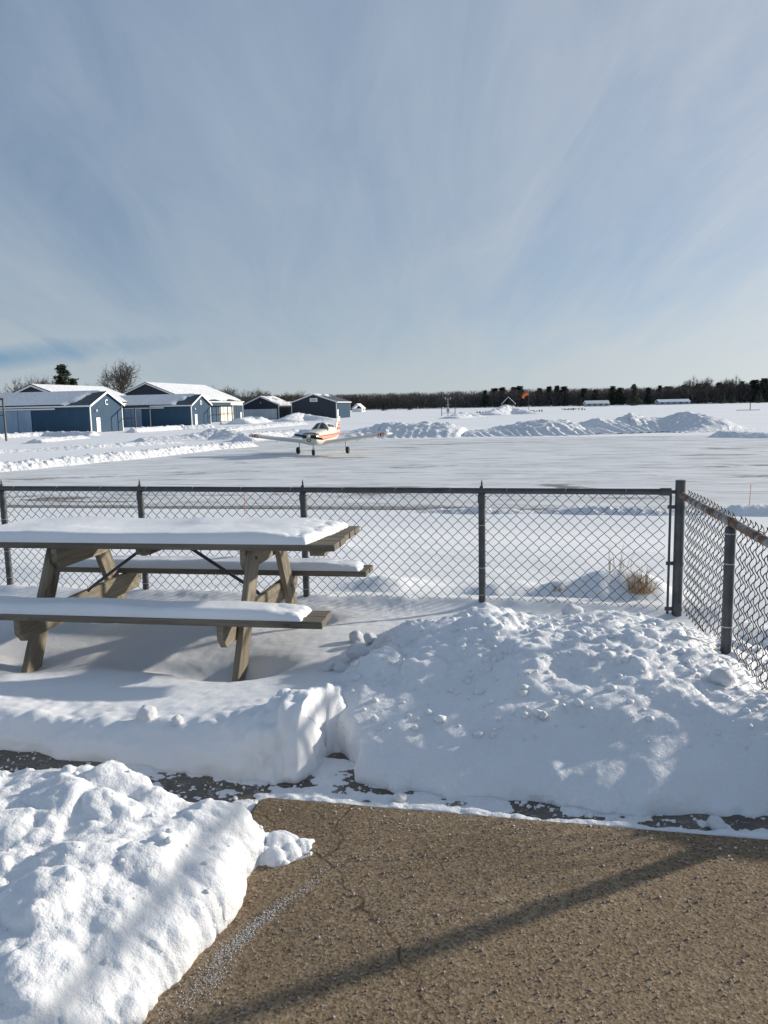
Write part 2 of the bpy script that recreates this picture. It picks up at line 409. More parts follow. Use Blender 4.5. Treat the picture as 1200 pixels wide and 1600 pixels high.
me = new_mesh('ground', np.stack([X, Y, Z], -1).reshape(-1, 3), grid_faces(*X.shape)[:, ::-1], True)
tag(link('ground', me, M['field']), kind='structure')

# the apron: packed snow over asphalt
us = np.linspace(-30, 70, 40); vs = np.linspace(21.3, 67.5, 20)
A, B = np.meshgrid(us, vs)
left = -28.5 + (B - 21.3) * 0.09
A = left + (A + 30) / 100 * (72 - left)
edge = 0.5 * np.sin(A * 0.6) * (B < 21.4)
P = np.stack([A, B - 0 * edge, np.full_like(A, FIELD + 0.012)], -1)
me = new_mesh('apron', P.reshape(-1, 3), grid_faces(*A.shape), False)
tag(link('apron', me, M['apron'], rz=SA), kind='structure')

# ------------------------------------------------------------------ walkway and concrete slab
WALK = 0.052
b = MB().box((-7, 1.2, -0.12), (3.2, 3.6, WALK)); o = b.build('walkway', M['walk'], rz=SA); tag(o, kind='structure')
SLAB = 0.072
slab_poly = [(-1.05, 2.655), (-1.02, 2.675), (3.1, 2.665), (3.1, -2.0), (-1.05, -2.0)]
b = MB().prism(slab_poly, 2, -0.05, SLAB); o = b.build('concrete_slab', M['concrete'], bevel=0.008, rz=SA); tag(o, kind='structure')

# ------------------------------------------------------------------ yard snow with its shovelled edge
def interp(x, xs, ys): return np.interp(x, xs, ys)
def yard_h(u, v):
    P = np.stack([u, v, np.zeros_like(u)], -1).reshape(-1, 3)
    n = fbm(P, 0.9, 3, 21).reshape(u.shape); n2 = fbm(P * [1, 2.4, 1], 3.0, 3, 25).reshape(u.shape)
    top = interp(u, [-6, -2.5, -2.05, -1.8, -1.48, -1.2, -1.0, -0.93, -0.86, -0.7], [0.20, 0.20, 0.18, 0.185, 0.205, 0.25, 0.33, 0.36, 0.20, 0.08])
    back = 0.135 + 0.03 * sst(-2.2, -1.3, u) * sst(4.6, 3.6, v)
    h = top + (back - top) * sst(2.95, 3.75, v)
    h = h - 0.05 * sst(4.4, 5.4, v) - 0.12 * sst(-0.85, -0.5, u) * sst(4.6, 3.9, v)
    h = h + 0.022 * n + 0.004 * n2
    # wind scour round the table legs and beneath the table
    for lu, lv, ru, rv, dd in ((-1.66, 3.92, 0.22, 0.17, 0.17), (-2.0, 3.95, 0.40, 0.11, 0.07), (-2.97, 3.95, 0.28, 0.18, 0.09), (-1.68, 5.05, 0.20, 0.17, 0.19), (-2.97, 5.05, 0.3, 0.2, 0.08), (-2.4, 4.2, 0.75, 0.22, 0.045)):
        h = h - dd * np.exp(-((u - lu) / ru) ** 2 - ((v - lv) / rv) ** 2)
    # small drift lip along the fence
    h = h + 0.05 * np.exp(-((v - 5.62) / 0.14) ** 2) * (1 + 0.6 * fbm(P, 4, 3, 31).reshape(u.shape))
    h = h - 0.35 * sst(5.9, 6.6, v)
    return h
def front_v(u):
    P = np.stack([u, np.zeros_like(u), np.zeros_like(u)], -1)
    v = interp(u, [-6, -2.44, -1.76, -1.16, -0.92], [3.20, 2.945, 2.89, 2.845, 2.85])
    v = v + 0.025 * fbm(P, 5, 3, 41)
    return v + (3.10 - v) * sst(-0.97, -0.87, u)
us = np.concatenate([np.arange(-6.6, -2.8, 0.035), np.arange(-2.8, -1.15, 0.014), np.arange(-1.15, -0.98, 0.008), np.arange(-0.98, -0.84, 0.003), np.arange(-0.84, 1.25, 0.05)])
vf = front_v(us)
rows = []
NW = 26
vedge = 0.11
h_top = yard_h(us, vf + vedge)
for k in range(NW):
    a = k / (NW - 1)                                     # up the cut face, then rounding over
    ang = a * math.pi / 2
    rows.append(np.stack([us, vf + vedge * (1 - math.cos(ang) ** 0.55 if k < NW - 1 else 1) - 0.035 * math.sin(a * math.pi) , -0.03 + (h_top + 0.03) * (a ** 0.85)], -1))
for v in np.concatenate([np.arange(0.012, 1.0, 0.014), np.arange(1.0, 2.5, 0.022), np.arange(2.5, 3.6, 0.06)]):
    vv = vf + vedge + v * (6.8 - vf - vedge) / 3.6
    rows.append(np.stack([us, vv, yard_h(us, vv)], -1))
P = np.stack(rows)
nr, nc = P.shape[:2]
# side of the shovelled notch falls away to the walkway
jag = 0.022 * fbm(P.reshape(-1, 3) * [0.3, 1, 1.6], 7, 3, 87).reshape(nr, nc)
drop = sst(-0.955, -0.885, P[..., 0] + jag) * sst(3.22, 3.08, P[..., 1])
P[..., 2] = P[..., 2] * (1 - drop) - 0.02 * drop
fade = (np.ones((nr, nc)) * sst(NW + 24, NW - 2, np.arange(nr))[:, None])
ridge = sst(-1.45, -1.0, P[..., 0]) * sst(3.45, 3.1, P[..., 1])
Q = P.reshape(-1, 3)
nm = grid_normals(P)
rough = np.clip(fade * 0.35 + ridge * 0.8, 0, 1)
d = rough * (0.030 * fbm(Q, 5.5, 4, 51).reshape(nr, nc) + 0.03 * lumps(Q, 0.10, 61, 0.3, 0.8, 0.4).reshape(nr, nc) + 0.045 * 0.6 * lumps(Q, 0.045, 71, 0.3, 0.85, 0.5).reshape(nr, nc))
d += ridge * (0.05 * fbm(Q, 6.5, 4, 83, 0.6).reshape(nr, nc) + 0.02 * lumps(Q, 0.12, 81, 0.35, 0.85, 0.5).reshape(nr, nc))
d += (1 - rough) * 0.003 * fbm(Q, 22, 3, 55).reshape(nr, nc)
d += fade * (1 - ridge) * 0.010 * fbm(Q * [1, 1, 5], 6, 4, 58, 0.6).reshape(nr, nc)
d *= 1 - 0.68 * sst(-1.04, -0.95, P[..., 0]) * sst(3.35, 3.15, P[..., 1])
P2 = P + nm * d[..., None]
me = new_mesh('snow_cover', P2.reshape(-1, 3), grid_faces(nr, nc), True)
tag(link('snow_cover', me, M['soft_snow'], rz=SA), kind='structure')

# ------------------------------------------------------------------ the big shovelled pile right of the notch
def pile_h(u, v):
    s = v
    h = interp(s, [2.8, 2.95, 3.2, 3.5, 3.8, 4.05, 4.3, 4.7, 5.1, 5.6], [0.10, 0.165, 0.258, 0.33, 0.385, 0.405, 0.38, 0.25, 0.12, -0.02])
    side = interp(u, [-1.15, -1.0, -0.8, -0.6, -0.4, -0.1, 0.45, 0.75, 1.0, 1.4], [0.12, 0.42, 0.74, 0.90, 0.98, 1.02, 1.0, 0.80, 0.52, 0.18])
    fl = interp(u, [-1.0, -0.80, -0.55, -0.3, 0.6, 1.0, 1.6, 2.0], [0.8, 0.95, 1.0, 1.0, 1.0, 1.35, 1.5, 1.2])
    h = h * (side + (fl - side) * sst(3.85, 2.9, v))
    return h
us = np.arange(-1.20, 2.0, 0.0105)
def pile_front(u):
    P = np.stack([u, np.zeros_like(u) + 3, np.zeros_like(u)], -1)
    v = interp(u, [-1, -0.80, -0.34, 0.14, 0.49, 0.82, 1.5], [2.93, 2.875, 2.815, 2.785, 2.805, 2.835, 2.92]) + 0.03 * fbm(P, 4.5, 4, 43)
    return v
vf = pile_front(us); rows = []; NW = 22; vedge = 0.13
# left boundary of the pile slants back from the notch
def left_u(v): return interp(v, [2.8, 3.02, 3.12, 3.25, 3.6, 4.0, 4.5, 5.2], [-0.755, -0.75, -0.82, -1.0, -1.08, -1.06, -1.0, -0.9])
h_top = pile_h(us, vf + vedge)
for k in range(NW):
    a = k / (NW - 1)
    rows.append(np.stack([us, vf + vedge * a ** 2.2 + 0.0 * us, -0.03 + (h_top + 0.03) * (a ** 0.75)], -1))
for v in np.concatenate([np.arange(0.010, 1.6, 0.0115), np.arange(1.6, 2.75, 0.03)]):
    rows.append(np.stack([us, vf + vedge + v, pile_h(us, vf + vedge + v)], -1))
P = np.stack(rows); nr, nc = P.shape[:2]
vv = P[..., 1]; uu = P[..., 0]
lu = left_u(vv) + 0.03 * fbm(P.reshape(-1, 3) * [0.3, 1, 1.6], 7, 3, 89).reshape(nr, nc)
cut = sst(0.035, -0.045, uu - lu) * sst(3.35, 3.12, vv) + sst(0.10, -0.10, uu - lu) * sst(3.12, 3.35, vv)
P[..., 2] = P[..., 2] * (1 - cut) - 0.03 * cut
nm = grid_normals(P); Q = P.reshape(-1, 3)
rough = 0.14 + 0.86 * sst(3.1, 3.7, vv + 0.25 * (uu > 0.3) * sst(0.3, 0.8, uu)) * sst(5.2, 4.4, vv)
warp = np.stack([fbm(Q, 4, 2, 11), fbm(Q, 4, 2, 12), fbm(Q, 4, 2, 13)], -1) * 0.03
QW = Q + warp
d = 0.075 * fbm(Q, 2.4, 3, 91).reshape(nr, nc) + rough * (
    0.050 * lumps(QW, 0.21, 101, 0.3, 0.85, 0.40).reshape(nr, nc)
    + 0.026 * lumps(QW, 0.095, 111, 0.3, 0.80, 0.30).reshape(nr, nc)
    + 0.018 * lumps(QW, 0.048, 121, 0.3, 0.85, 0.40).reshape(nr, nc)
    + 0.030 * fbm(QW, 5.5, 4, 93, 0.55).reshape(nr, nc)
    + 0.006 * fbm(Q, 22, 4, 95, 0.6).reshape(nr, nc))
foot = sst(0.14, 0.03, P[..., 2]) * (np.arange(nr) < NW + 4)[:, None]
d += foot * (0.035 * lumps(Q, 0.06, 131, 0.3, 0.85, 0.5).reshape(nr, nc) + 0.03 * fbm(Q, 9, 3, 97).reshape(nr, nc))
P2 = P + nm * d[..., None]
me = new_mesh('snow_pile', P2.reshape(-1, 3), grid_faces(nr, nc), True)
PILE_P = P2.reshape(-1, 3)
o = link('snow_pile', me, M['snow'], rz=SA)
tag(o, 'large lumpy shovelled snow pile in front of the fence corner', 'snow pile')

# ------------------------------------------------------------------ foreground heap on the left
def heap_edge(v):
    P = np.stack([np.zeros_like(v), v, np.zeros_like(v)], -1)
    return interp(v, [0.8, 1.4, 1.55, 1.9, 2.2, 2.36, 2.45], [-0.98, -0.965, -0.95, -0.95, -0.93, -0.935, -0.97]) + 0.055 * fbm(P, 4, 5, 201, 0.6)
vs = np.arange(0.7, 2.62, 0.0085)
ue = heap_edge(vs); NW = 26; rows = []
hprof = 0.175 + 0.065 * sst(1.2, 1.9, vs)
for k in range(NW):
    a = k / (NW - 1)
    rows.append(np.stack([ue - 0.16 * a ** 2.0 + 0.02 * math.sin(a * math.pi), vs, 0.04 + (hprof - 0.02) * a ** 0.8], -1))
for q in np.concatenate([np.arange(0.008, 1.1, 0.0095), np.arange(1.1, 2.4, 0.03)]):
    uu = ue - 0.16 - q
    rows.append(np.stack([uu, vs, 0.02 + hprof + 0.02 * sst(0, 0.35, q) + 0.01 * sst(-1.25, -1.75, uu)], -1))
P = np.stack(rows); nr, nc = P.shape[:2]
bk = sst(2.30, 2.52, P[..., 1] + 0.05 * fbm(P.reshape(-1, 3) * [1, 0, 0], 3.5, 3, 207).reshape(nr, nc))
P[..., 2] = P[..., 2] * (1 - bk) - 0.05 * bk
nm = grid_normals(P); Q = P.reshape(-1, 3)
Q3 = Q + np.stack([fbm(Q, 7, 3, 14), fbm(Q, 7, 3, 15), fbm(Q, 7, 3, 16)], -1) * 0.04
lf = 0.65 + 0.35 * sst(-1.0, -1.35, P[..., 0])
d = 0.05 * fbm(Q, 3.2, 3, 211).reshape(nr, nc) + lf * (0.062 * lumps(Q3, 0.17, 221, 0.3, 0.85, 0.45).reshape(nr, nc) + 0.024 * lumps(Q3, 0.08, 231, 0.3, 0.8, 0.35).reshape(nr, nc) + 0.020 * fbm(Q3, 6.5, 4, 213, 0.5).reshape(nr, nc)) \
    + 0.008 * lumps(Q3, 0.036, 241, 0.3, 0.85, 0.4).reshape(nr, nc) + 0.007 * fbm(Q, 22, 4, 215).reshape(nr, nc)
P2 = P + nm * d[..., None]
me = new_mesh('snow_heap', P2.reshape(-1, 3), grid_faces(nr, nc), True)
o = link('snow_heap', me, M['snow'], rz=SA)
tag(o, 'sunlit heap of lumpy shovelled snow on the left of the concrete slab', 'snow pile')

HEAP_P = P2.reshape(-1, 3)
# loose clods: one mesh per size class, each clod its own thing
def clod_mesh(seed):
    n = 14
    V = []
    for i in range(n + 1):
        for k in range(2 * n):
            t, p = math.pi * i / n, math.pi * k / n
            V.append((math.sin(t) * math.cos(p), math.sin(t) * math.sin(p), math.cos(t)))
    V = np.array(V); r = 1 + 0.28 * fbm(V + seed, 1.3, 3, seed) + 0.10 * lumps(V + seed, 0.7, seed) + 0.05 * fbm(V, 5, 3, seed)
    V = V * r[:, None] * [1, 0.9, 0.8]
    F = []
    for i in range(n):
        for k in range(2 * n):
            F.append((i * 2 * n + k, (i + 1) * 2 * n + k, (i + 1) * 2 * n + (k + 1) % (2 * n), i * 2 * n + (k + 1) % (2 * n)))
    return new_mesh('snow_clod', V, np.array(F), True)
clods = [clod_mesh(300 + 7 * k) for k in range(4)]
def surf(u, v):
    a = np.array([u]); b = np.array([v]); z = float(yard_h(a, b)[0])
    if u > float(left_u(b)[0]) and v > 2.9: z = max(z, float(pile_h(a, b)[0]) + 0.02)
    return z
CL = [(-1.085, 4.42, 0.048, 'round snowball by the end of the front bench seat'),
      (-0.99, 4.36, 0.042, 'flattened snow lump just right of the round snowball'),
      (-0.985, 4.02, 0.060, 'largest snow clod at the left foot of the big pile'),
      (-1.10, 3.86, 0.038, 'leftmost of the small snow clods at the foot of the big pile'),
      (-1.04, 3.84, 0.036, 'small snow clod beside the leftmost clod, left of the big pile'),
      (0.20, 4.78, 0.062, 'big snow clod on the pile crest below the mesh, between the last two posts'),
      (0.02, 3.15, 0.020, 'small oval snow clod sitting low on the smooth front of the big pile'),
      (-1.72, 3.03, 0.045, 'rounded snow clod on the lip of the shovelled bank under the bench'),
      (-1.55, 2.99, 0.026, 'small snow crumb on the bank lip right of the rounded clod'),
      (0.62, 2.745, 0.032, 'snow clod on the walkway at the foot of the pile, right side'),
      (-0.52, 2.75, 0.028, 'small snow clod on the slab edge strip near the notch'),
      (-0.43, 2.685, 0.012, 'tiny snow crumb on the far edge of the concrete slab'),
      (0.80, 3.55, 0.055, 'snow clod high on the right shoulder of the big pile near the fence')]
for k, (u, v, r, lab) in enumerate(CL):
    z = surf(u, v)
    if v < 2.84: z = WALK if v > 2.68 else SLAB
    o = link('snow_clod', clods[k % 4], M['snow'], loc=W(u, v, z + r * 0.45)); o.scale = (r, r, r); o.rotation_euler = (0.3 * k, 0.2, 1.3 * k)
    tag(o, lab, 'snow clod', 'loose snow clods')
def crumb_cloud(name, lab, pts, n, r0, r1, seed, ok):
    g = np.random.default_rng(seed); q = pts[ok(pts)]; q = q[g.integers(0, len(q), n)]
    t_ = (1 + 5 ** 0.5) / 2
    ic = np.array([(-1, t_, 0), (1, t_, 0), (-1, -t_, 0), (1, -t_, 0), (0, -1, t_), (0, 1, t_), (0, -1, -t_), (0, 1, -t_), (t_, 0, -1), (t_, 0, 1), (-t_, 0, -1), (-t_, 0, 1)]) / 1.9
    fc = np.array([(0, 11, 5), (0, 5, 1), (0, 1, 7), (0, 7, 10), (0, 10, 11), (1, 5, 9), (5, 11, 4), (11, 10, 2), (10, 7, 6), (7, 1, 8), (3, 9, 4), (3, 4, 2), (3, 2, 6), (3, 6, 8), (3, 8, 9), (4, 9, 5), (2, 4, 11), (6, 2, 10), (8, 6, 7), (9, 8, 1)])
    r = r0 + (r1 - r0) * g.random(n) ** 4
    V = q[:, None] + [0, 0, 0] + ic[None] * r[:, None, None] * g.uniform(0.65, 1.3, (n, 12, 1)) * [1, 1, 0.85]
    F = fc[None] + (np.arange(n) * 12)[:, None, None]
    tag(link(name, new_mesh(name, V.reshape(-1, 3), F.reshape(-1, 3), True), M['snow'], rz=SA), lab, 'snow', kind='stuff')
crumb_cloud('pile_crumbs', 'small broken snow crumbs lying over the big pile', PILE_P, 800, 0.004, 0.026, 5, lambda p: (p[:, 2] > 0.06) & (p[:, 1] > 3.05) & (p[:, 1] < 4.6) & (p[:, 0] < 1.2) & (p[:, 0] > -0.95))
crumb_cloud('heap_crumbs', 'small broken snow crumbs lying over the left heap', HEAP_P, 200, 0.003, 0.018, 6, lambda p: (p[:, 2] > 0.08) & (p[:, 0] > -2.2))
# the ragged tongue of snow that has slid from the heap on to the slab
def tongue(U, V):
    P = np.stack([U, V, 0 * U], -1).reshape(-1, 3)
    c = 2.325 + 0.25 * (U + 0.92) * 0.6
    wdt = 0.075 * sst(-0.70, -0.86, U) + 0.02
    edge_n = 0.03 * fbm(P, 16, 4, 79).reshape(U.shape)
    body = (1 - (np.abs(V - c) / (wdt + edge_n)) ** 2) * sst(-0.75, -0.86, U + edge_n)
    return 0.04 * np.clip(body, -0.5, 1) + (0.014 * fbm(P, 26, 4, 77) + 0.022 * lumps(P, 0.045, 78)).reshape(U.shape) * (body > 0) - 0.006
me = sheet('snow_tongue', None, -1.0, -0.72, 2.2, 2.5, 0.006, tongue, SLAB)
tag(link('snow_tongue', me, M['snow'], rz=SA), 'ragged tongue of snow spilling from the left heap on to the concrete', 'snow')
# thin snow and ice left on the walkway and the slab edge
def dust(U, V):
    P = np.stack([U, V, 0 * U], -1).reshape(-1, 3); n = (0.50 * fbm(P * [1, 1.5, 1], 4.2, 5, 401, 0.6) + 0.42 * fbm(P, 17, 5, 405, 0.65)).reshape(U.shape)
    fr = np.where(U < -0.9, front_v(U.ravel()).reshape(U.shape), pile_front(U.ravel()).reshape(U.shape))
    bandR = 0.25 * np.exp(-((U + 0.97) / 0.14) ** 2) + sst(-1.0, -0.8, U) * (0.12 + 0.34 * sst(2.735, 2.70, V) - 0.18 * sst(-0.25, 0.05, U) * sst(2.70, 2.73, V))
    bandL = sst(-0.8, -1.0, U) * (-0.14 + 0.30 * np.exp(-((U + 1.68) / 0.14) ** 2) + 0.25 * sst(0.06, 0.0, fr - V) - 0.3 * sst(-2.0, -2.2, U))
    h = 0.035 * np.clip(n + bandR + bandL, -1, 0.55)
    return np.where((U > -1.06) & (V < 2.668), -0.05, h)
me = sheet('snow_dusting', None, -3.2, 1.5, 2.40, 3.05, 0.008, dust, WALK + 0.002)
tag(link('snow_dusting', me, M['snow'], rz=SA), 'thin crust of snow and ice left along the walkway', 'snow', kind='stuff')
# grit and de-icing salt strewn on the slab
def grains(n, r0, r1, u0, u1, v0, v1, z, seed):
    g = np.random.default_rng(seed); oc = np.array([(1, 0, 0), (-1, 0, 0), (0, 1, 0), (0, -1, 0), (0, 0, 1), (0, 0, -1)], float)
    of = np.array([(0, 2, 4), (2, 1, 4), (1, 3, 4), (3, 0, 4), (2, 0, 5), (1, 2, 5), (3, 1, 5), (0, 3, 5)])
    c = np.stack([g.uniform(u0, u1, n), g.uniform(v0, v1, n), np.full(n, z)], -1); r = r0 + (r1 - r0) * g.random(n) ** 2.5
    c[:, 2] += r * 0.3
    V = c[:, None, :] + oc[None] * r[:, None, None] * g.uniform(0.55, 1.2, (n, 6, 1)) + g.normal(0, 0.15, (n, 6, 3)) * r[:, None, None]
    F = of[None] + (np.arange(n) * 6)[:, None, None]
    return V.reshape(-1, 3), F.reshape(-1, 3)
V_, F_ = grains(900, 0.002, 0.0075, -0.9, 1.6, 1.0, 2.6, SLAB, 1)
tag(link('salt_grains', new_mesh('salt_grains', V_, F_), M['salt'], rz=SA), 'pinkish de-icing salt strewn over the concrete slab', 'salt', kind='stuff')
V_, F_ = grains(2600, 0.0008, 0.0026, 0, 1, 0, 1, SLAB, 9)
gs = np.random.default_rng(10); vv_ = np.clip(gs.normal(1.88, 0.17, 2600), 1.5, 2.3); wob = fbm(np.stack([vv_, 0 * vv_, 0 * vv_], -1), 6, 3, 451)
uu_ = -0.79 + 0.32 * (vv_ - 1.9) + 0.05 * wob + gs.normal(0, 0.022, 2600) * (1.3 - 1.6 * (vv_ - 1.6).clip(0, 0.6))
cen = V_.reshape(-1, 6, 3).mean(1); V_ = (V_.reshape(-1, 6, 3) - cen[:, None] * [1, 1, 0] + np.stack([uu_, vv_, 0 * uu_], -1)[:, None]).reshape(-1, 3)
M['frost'] = mat('thin_frost', (0.62, 0.62, 0.62), 0.8)
tag(link('frost_smear', new_mesh('frost_smear', V_, F_), M['frost'], rz=SA), 'thin pale smear of frost grains on the slab beside the left heap', 'frost', kind='stuff')
V_, F_ = grains(5200, 0.0015, 0.0055, -0.95, 1.6, 1.0, 2.64, SLAB, 2)
tag(link('grit', new_mesh('grit', V_, F_), M['grit'], rz=SA), 'fine stone grit scattered over the concrete slab', 'grit', kind='stuff')
V_, F_ = grains(160, 0.0015, 0.006, -0.95, 1.4, 2.5, 2.66, SLAB, 3)
V2, F2 = grains(1100, 0.002, 0.012, -2.6, 1.4, 2.55, 2.95, WALK, 4)
tag(link('snow_crumbs', new_mesh('snow_crumbs', np.concatenate([V_, V2]), np.concatenate([F_, F2 + len(V_)])), M['snow'], rz=SA), 'tiny snow crumbs scattered between slab and snow bank', 'snow', kind='stuff')

# ------------------------------------------------------------------ chain link fences
def wire_mesh(length, z0, z1, phase=0.0, n_side=5, rad=0.0023, depth=0.0055, sub=5):
    """woven fabric along +x, each strand a flattened spiral"""
    half = 0.0405; pitch = 0.081
    nz = int((z1 - z0) / (pitch / 2)) * sub
    t = np.arange(nz + 1) / sub                          # in half periods
    k = np.floor(t).astype(int); fr = t - k
    tri = np.where(k % 2 == 0, fr, 1 - fr)
    x = half * (0.5 - 0.53 * np.cos(np.pi * np.clip((tri - 0.5) * 1.0 + 0.5, 0, 1))) * 0.35 + half * tri * 0.65
    y = depth * np.sin(np.pi * fr) * np.where(k % 2 == 0, 1, -1)
    z = z0 + t * pitch / 2
    c = np.stack([x, y, z], -1)
    tg = np.gradient(c, axis=0); tg /= np.linalg.norm(tg, axis=1, keepdims=True)
    a = np.cross(tg, [0, 1, 0]); a /= np.linalg.norm(a, axis=1, keepdims=True); bb = np.cross(tg, a)
    ang = 2 * np.pi * np.arange(n_side) / n_side
    ring = c[:, None] + rad * (np.cos(ang)[None, :, None] * a[:, None] + np.sin(ang)[None, :, None] * bb[:, None])
    ns = len(c); i = np.arange(ns - 1)[:, None] * n_side; q = np.arange(n_side)[None]
    f = np.stack([i + q, i + (q + 1) % n_side, i + n_side + (q + 1) % n_side, i + n_side + q], -1).reshape(-1, 4)
    nw = int(length / half); rv = ring.reshape(-1, 3)
    Vs, Fs = [], []
    g = np.random.default_rng(int(length * 1000))
    for s in range(nw):
        vtx = rv.copy(); flip = (s % 2 == 1)
        if flip: vtx[:, 0] = half - vtx[:, 0]
        zz = vtx[:, 2]
        vtx[:, 0] += s * half + 0.0012 * g.normal()
        vtx[:, 1] += 0.004 * np.sin(zz * 5 + s * 0.23) * np.sin(s * 0.11)
        vtx[:, 2] += 0.004 * math.sin(s * 0.17)
        Vs.append(vtx); Fs.append(f + s * len(rv))
    return np.concatenate(Vs), np.concatenate(Fs)
def fence_post(name, parent, u, v, z0, z1, r, cap):
    b = MB().lathe([(r, z0), (r, z1 - 0.06), (r, z1)], 18, (u, v, 0))
    p = b.build(name, M['galv'], parent, auto=40)
    if cap == 'loop':                                    # loop cap with a pointed finial
        c = MB().lathe([(r * 1.18, z1 - 0.055), (r * 1.18, z1 - 0.005), (r * 0.95, z1 + 0.012), (r * 0.55, z1 + 0.02)], 18, (u, v, 0))
        c.lathe([(r * 0.75, z1 + 0.018), (r * 0.62, z1 + 0.06), (r * 0.25, z1 + 0.072), (r * 0.30, z1 + 0.085), (r * 0.05, z1 + 0.112)], 12, (u, v, 0))
        c.build('post_cap', M['galv'], p, auto=40)
    if cap == 'dome':
        MB().lathe([(r * 1.08, z1 - 0.03), (r * 1.08, z1 + 0.002), (r * 0.8, z1 + 0.014), (r * 0.2, z1 + 0.02)], 18, (u, v, 0)).build('post_cap', M['galv'], p, auto=40)
    return p
def ring_band(parent, name, u, v, z, r, h, m_, tail=None):
    b = MB().lathe([(r, z), (r, z + h)], 16, (u, v, 0))
    if tail: b.box((min(u, tail), v - 0.006, z), (max(u, tail), v + 0.006, z + h))
    return b.build(name, m_, parent, auto=40)

RZ = 0.945
def vback(u): return 5.50 + (0.93 - u) * 0.034
root = empty('chain_link_fence', W(0, 0, 0), SA, 'long chain link fence with dark top rail running behind the picnic table', 'fence')
PU = [-5.75, -4.41, -3.13, -1.76, -0.41]
for u in PU: fence_post('line_post', root, u, vback(u), -0.3, RZ - 0.03, 0.0255, 'loop')
fence_post('corner_post', root, 0.93, 5.50, -0.3, 1.025, 0.034, None)
MB().tube([(-6.4, vback(-6.4), RZ), (-3, vback(-3), RZ + 0.003), (0.85, vback(0.85), RZ)], 0.021, 12).build('top_rail', M['galv'], root, auto=40)
c = MB().tube([(0.80, vback(0.8), RZ), (0.872, vback(0.872), RZ)], 0.0265, 12); c.box((0.86, 5.493, RZ - 0.012), (0.935, 5.507, RZ + 0.012)); c.build('rail_end', M['galv'], root, auto=40)
MB().box((0.860, 5.492, 0.03), (0.876, 5.499, 0.93)).build('tension_bar', M['galv'], root)
for z in (0.83, 0.44, 0.12):
    ring_band(root, 'tension_band', 0.93, 5.50, z, 0.0375, 0.024, M['galv'], 0.85)
ang = math.atan(-0.034)
ends = PU + [0.87]
for i in range(len(ends) - 1):
    a, b_ = ends[i], ends[i + 1]
    V_, F_ = wire_mesh(b_ - a - 0.004, 0.04, 0.932)
    V_[:, 0] += a; V_[:, 1] = V_[:, 1] + 5.50 + (0.93 - V_[:, 0]) * 0.034 + 0.030
    tag(link('wire_mesh', new_mesh('wire_mesh', V_, F_, True), M['wire'], root), kind='stuff')
for i, u in enumerate(np.arange(-5.5, 0.8, 0.405)):
    b = MB().tube([(u, vback(u) - 0.024, RZ + 0.0), (u + 0.004, vback(u) - 0.02, RZ + 0.018), (u + 0.01, vback(u), RZ + 0.0245), (u + 0.012, vback(u) + 0.026, RZ), (u + 0.014, vback(u) + 0.022, RZ - 0.03), (u + 0.02, vback(u) - 0.012, RZ - 0.045)], 0.0016, 5)
    b.build('wire_tie', M['tie'], root)
for u in PU:
    for z in (0.68, 0.40, 0.2): ring_band(root, 'wire_tie', u, vback(u), z + 0.02 * math.sin(9 * u + z * 7), 0.0275, 0.004, M['tie'])

root = empty('side_fence', W(0, 0, 0), SA, 'side run of chain link fence with rusted top rail at the right edge', 'fence')
def uside(v): return 0.935 + (5.5 - v) * 0.036
fence_post('line_post', root, uside(4.28), 4.28, -0.3, 0.885, 0.0275, 'dome')
fence_post('end_post', root, uside(2.90), 2.90, -0.1, 1.0, 0.036, 'dome')
SZ = 0.925
for a, b_, nm_ in ((5.47, 4.285, 'top_rail'), (4.275, 2.90, 'top_rail')):
    MB().tube([(uside(a), a, SZ), (uside((a + b_) / 2), (a + b_) / 2, SZ - 0.004), (uside(b_), b_, SZ)], 0.0225, 14).build(nm_, M['rust'], root, auto=40)
MB().tube([(uside(4.42), 4.42, SZ), (uside(4.24), 4.24, SZ)], 0.026, 14).build('rail_sleeve', M['rust'], root, auto=40)
for v in (4.95, 4.62, 3.80, 3.35):
    b = MB(); pts = [(uside(v) + 0.026 * math.cos(t), v + 0.004 * t, SZ + 0.026 * math.sin(t)) for t in np.linspace(-0.5, 5.4, 12)]
    b.tube(pts, 0.0024, 5); b.build('wire_tie', M['steel'], root)
for z in (0.86, 0.70, 0.36): ring_band(root, 'wire_tie', uside(4.28), 4.28, z, 0.030, 0.005, M['tie'])
for v0, v1 in ((5.46, 4.30), (4.26, 2.93)):
    V_, F_ = wire_mesh(v0 - v1, 0.115, 0.99, sub=8, depth=0.008, rad=0.0025)
    n_ = V_.copy(); V_[:, 1] = v0 - n_[:, 0]; V_[:, 0] = 0.935 + (5.5 - V_[:, 1]) * 0.036 + 0.030 + n_[:, 1]
    tag(link('wire_mesh', new_mesh('wire_mesh', V_, F_, True), M['wire'], root), kind='stuff')

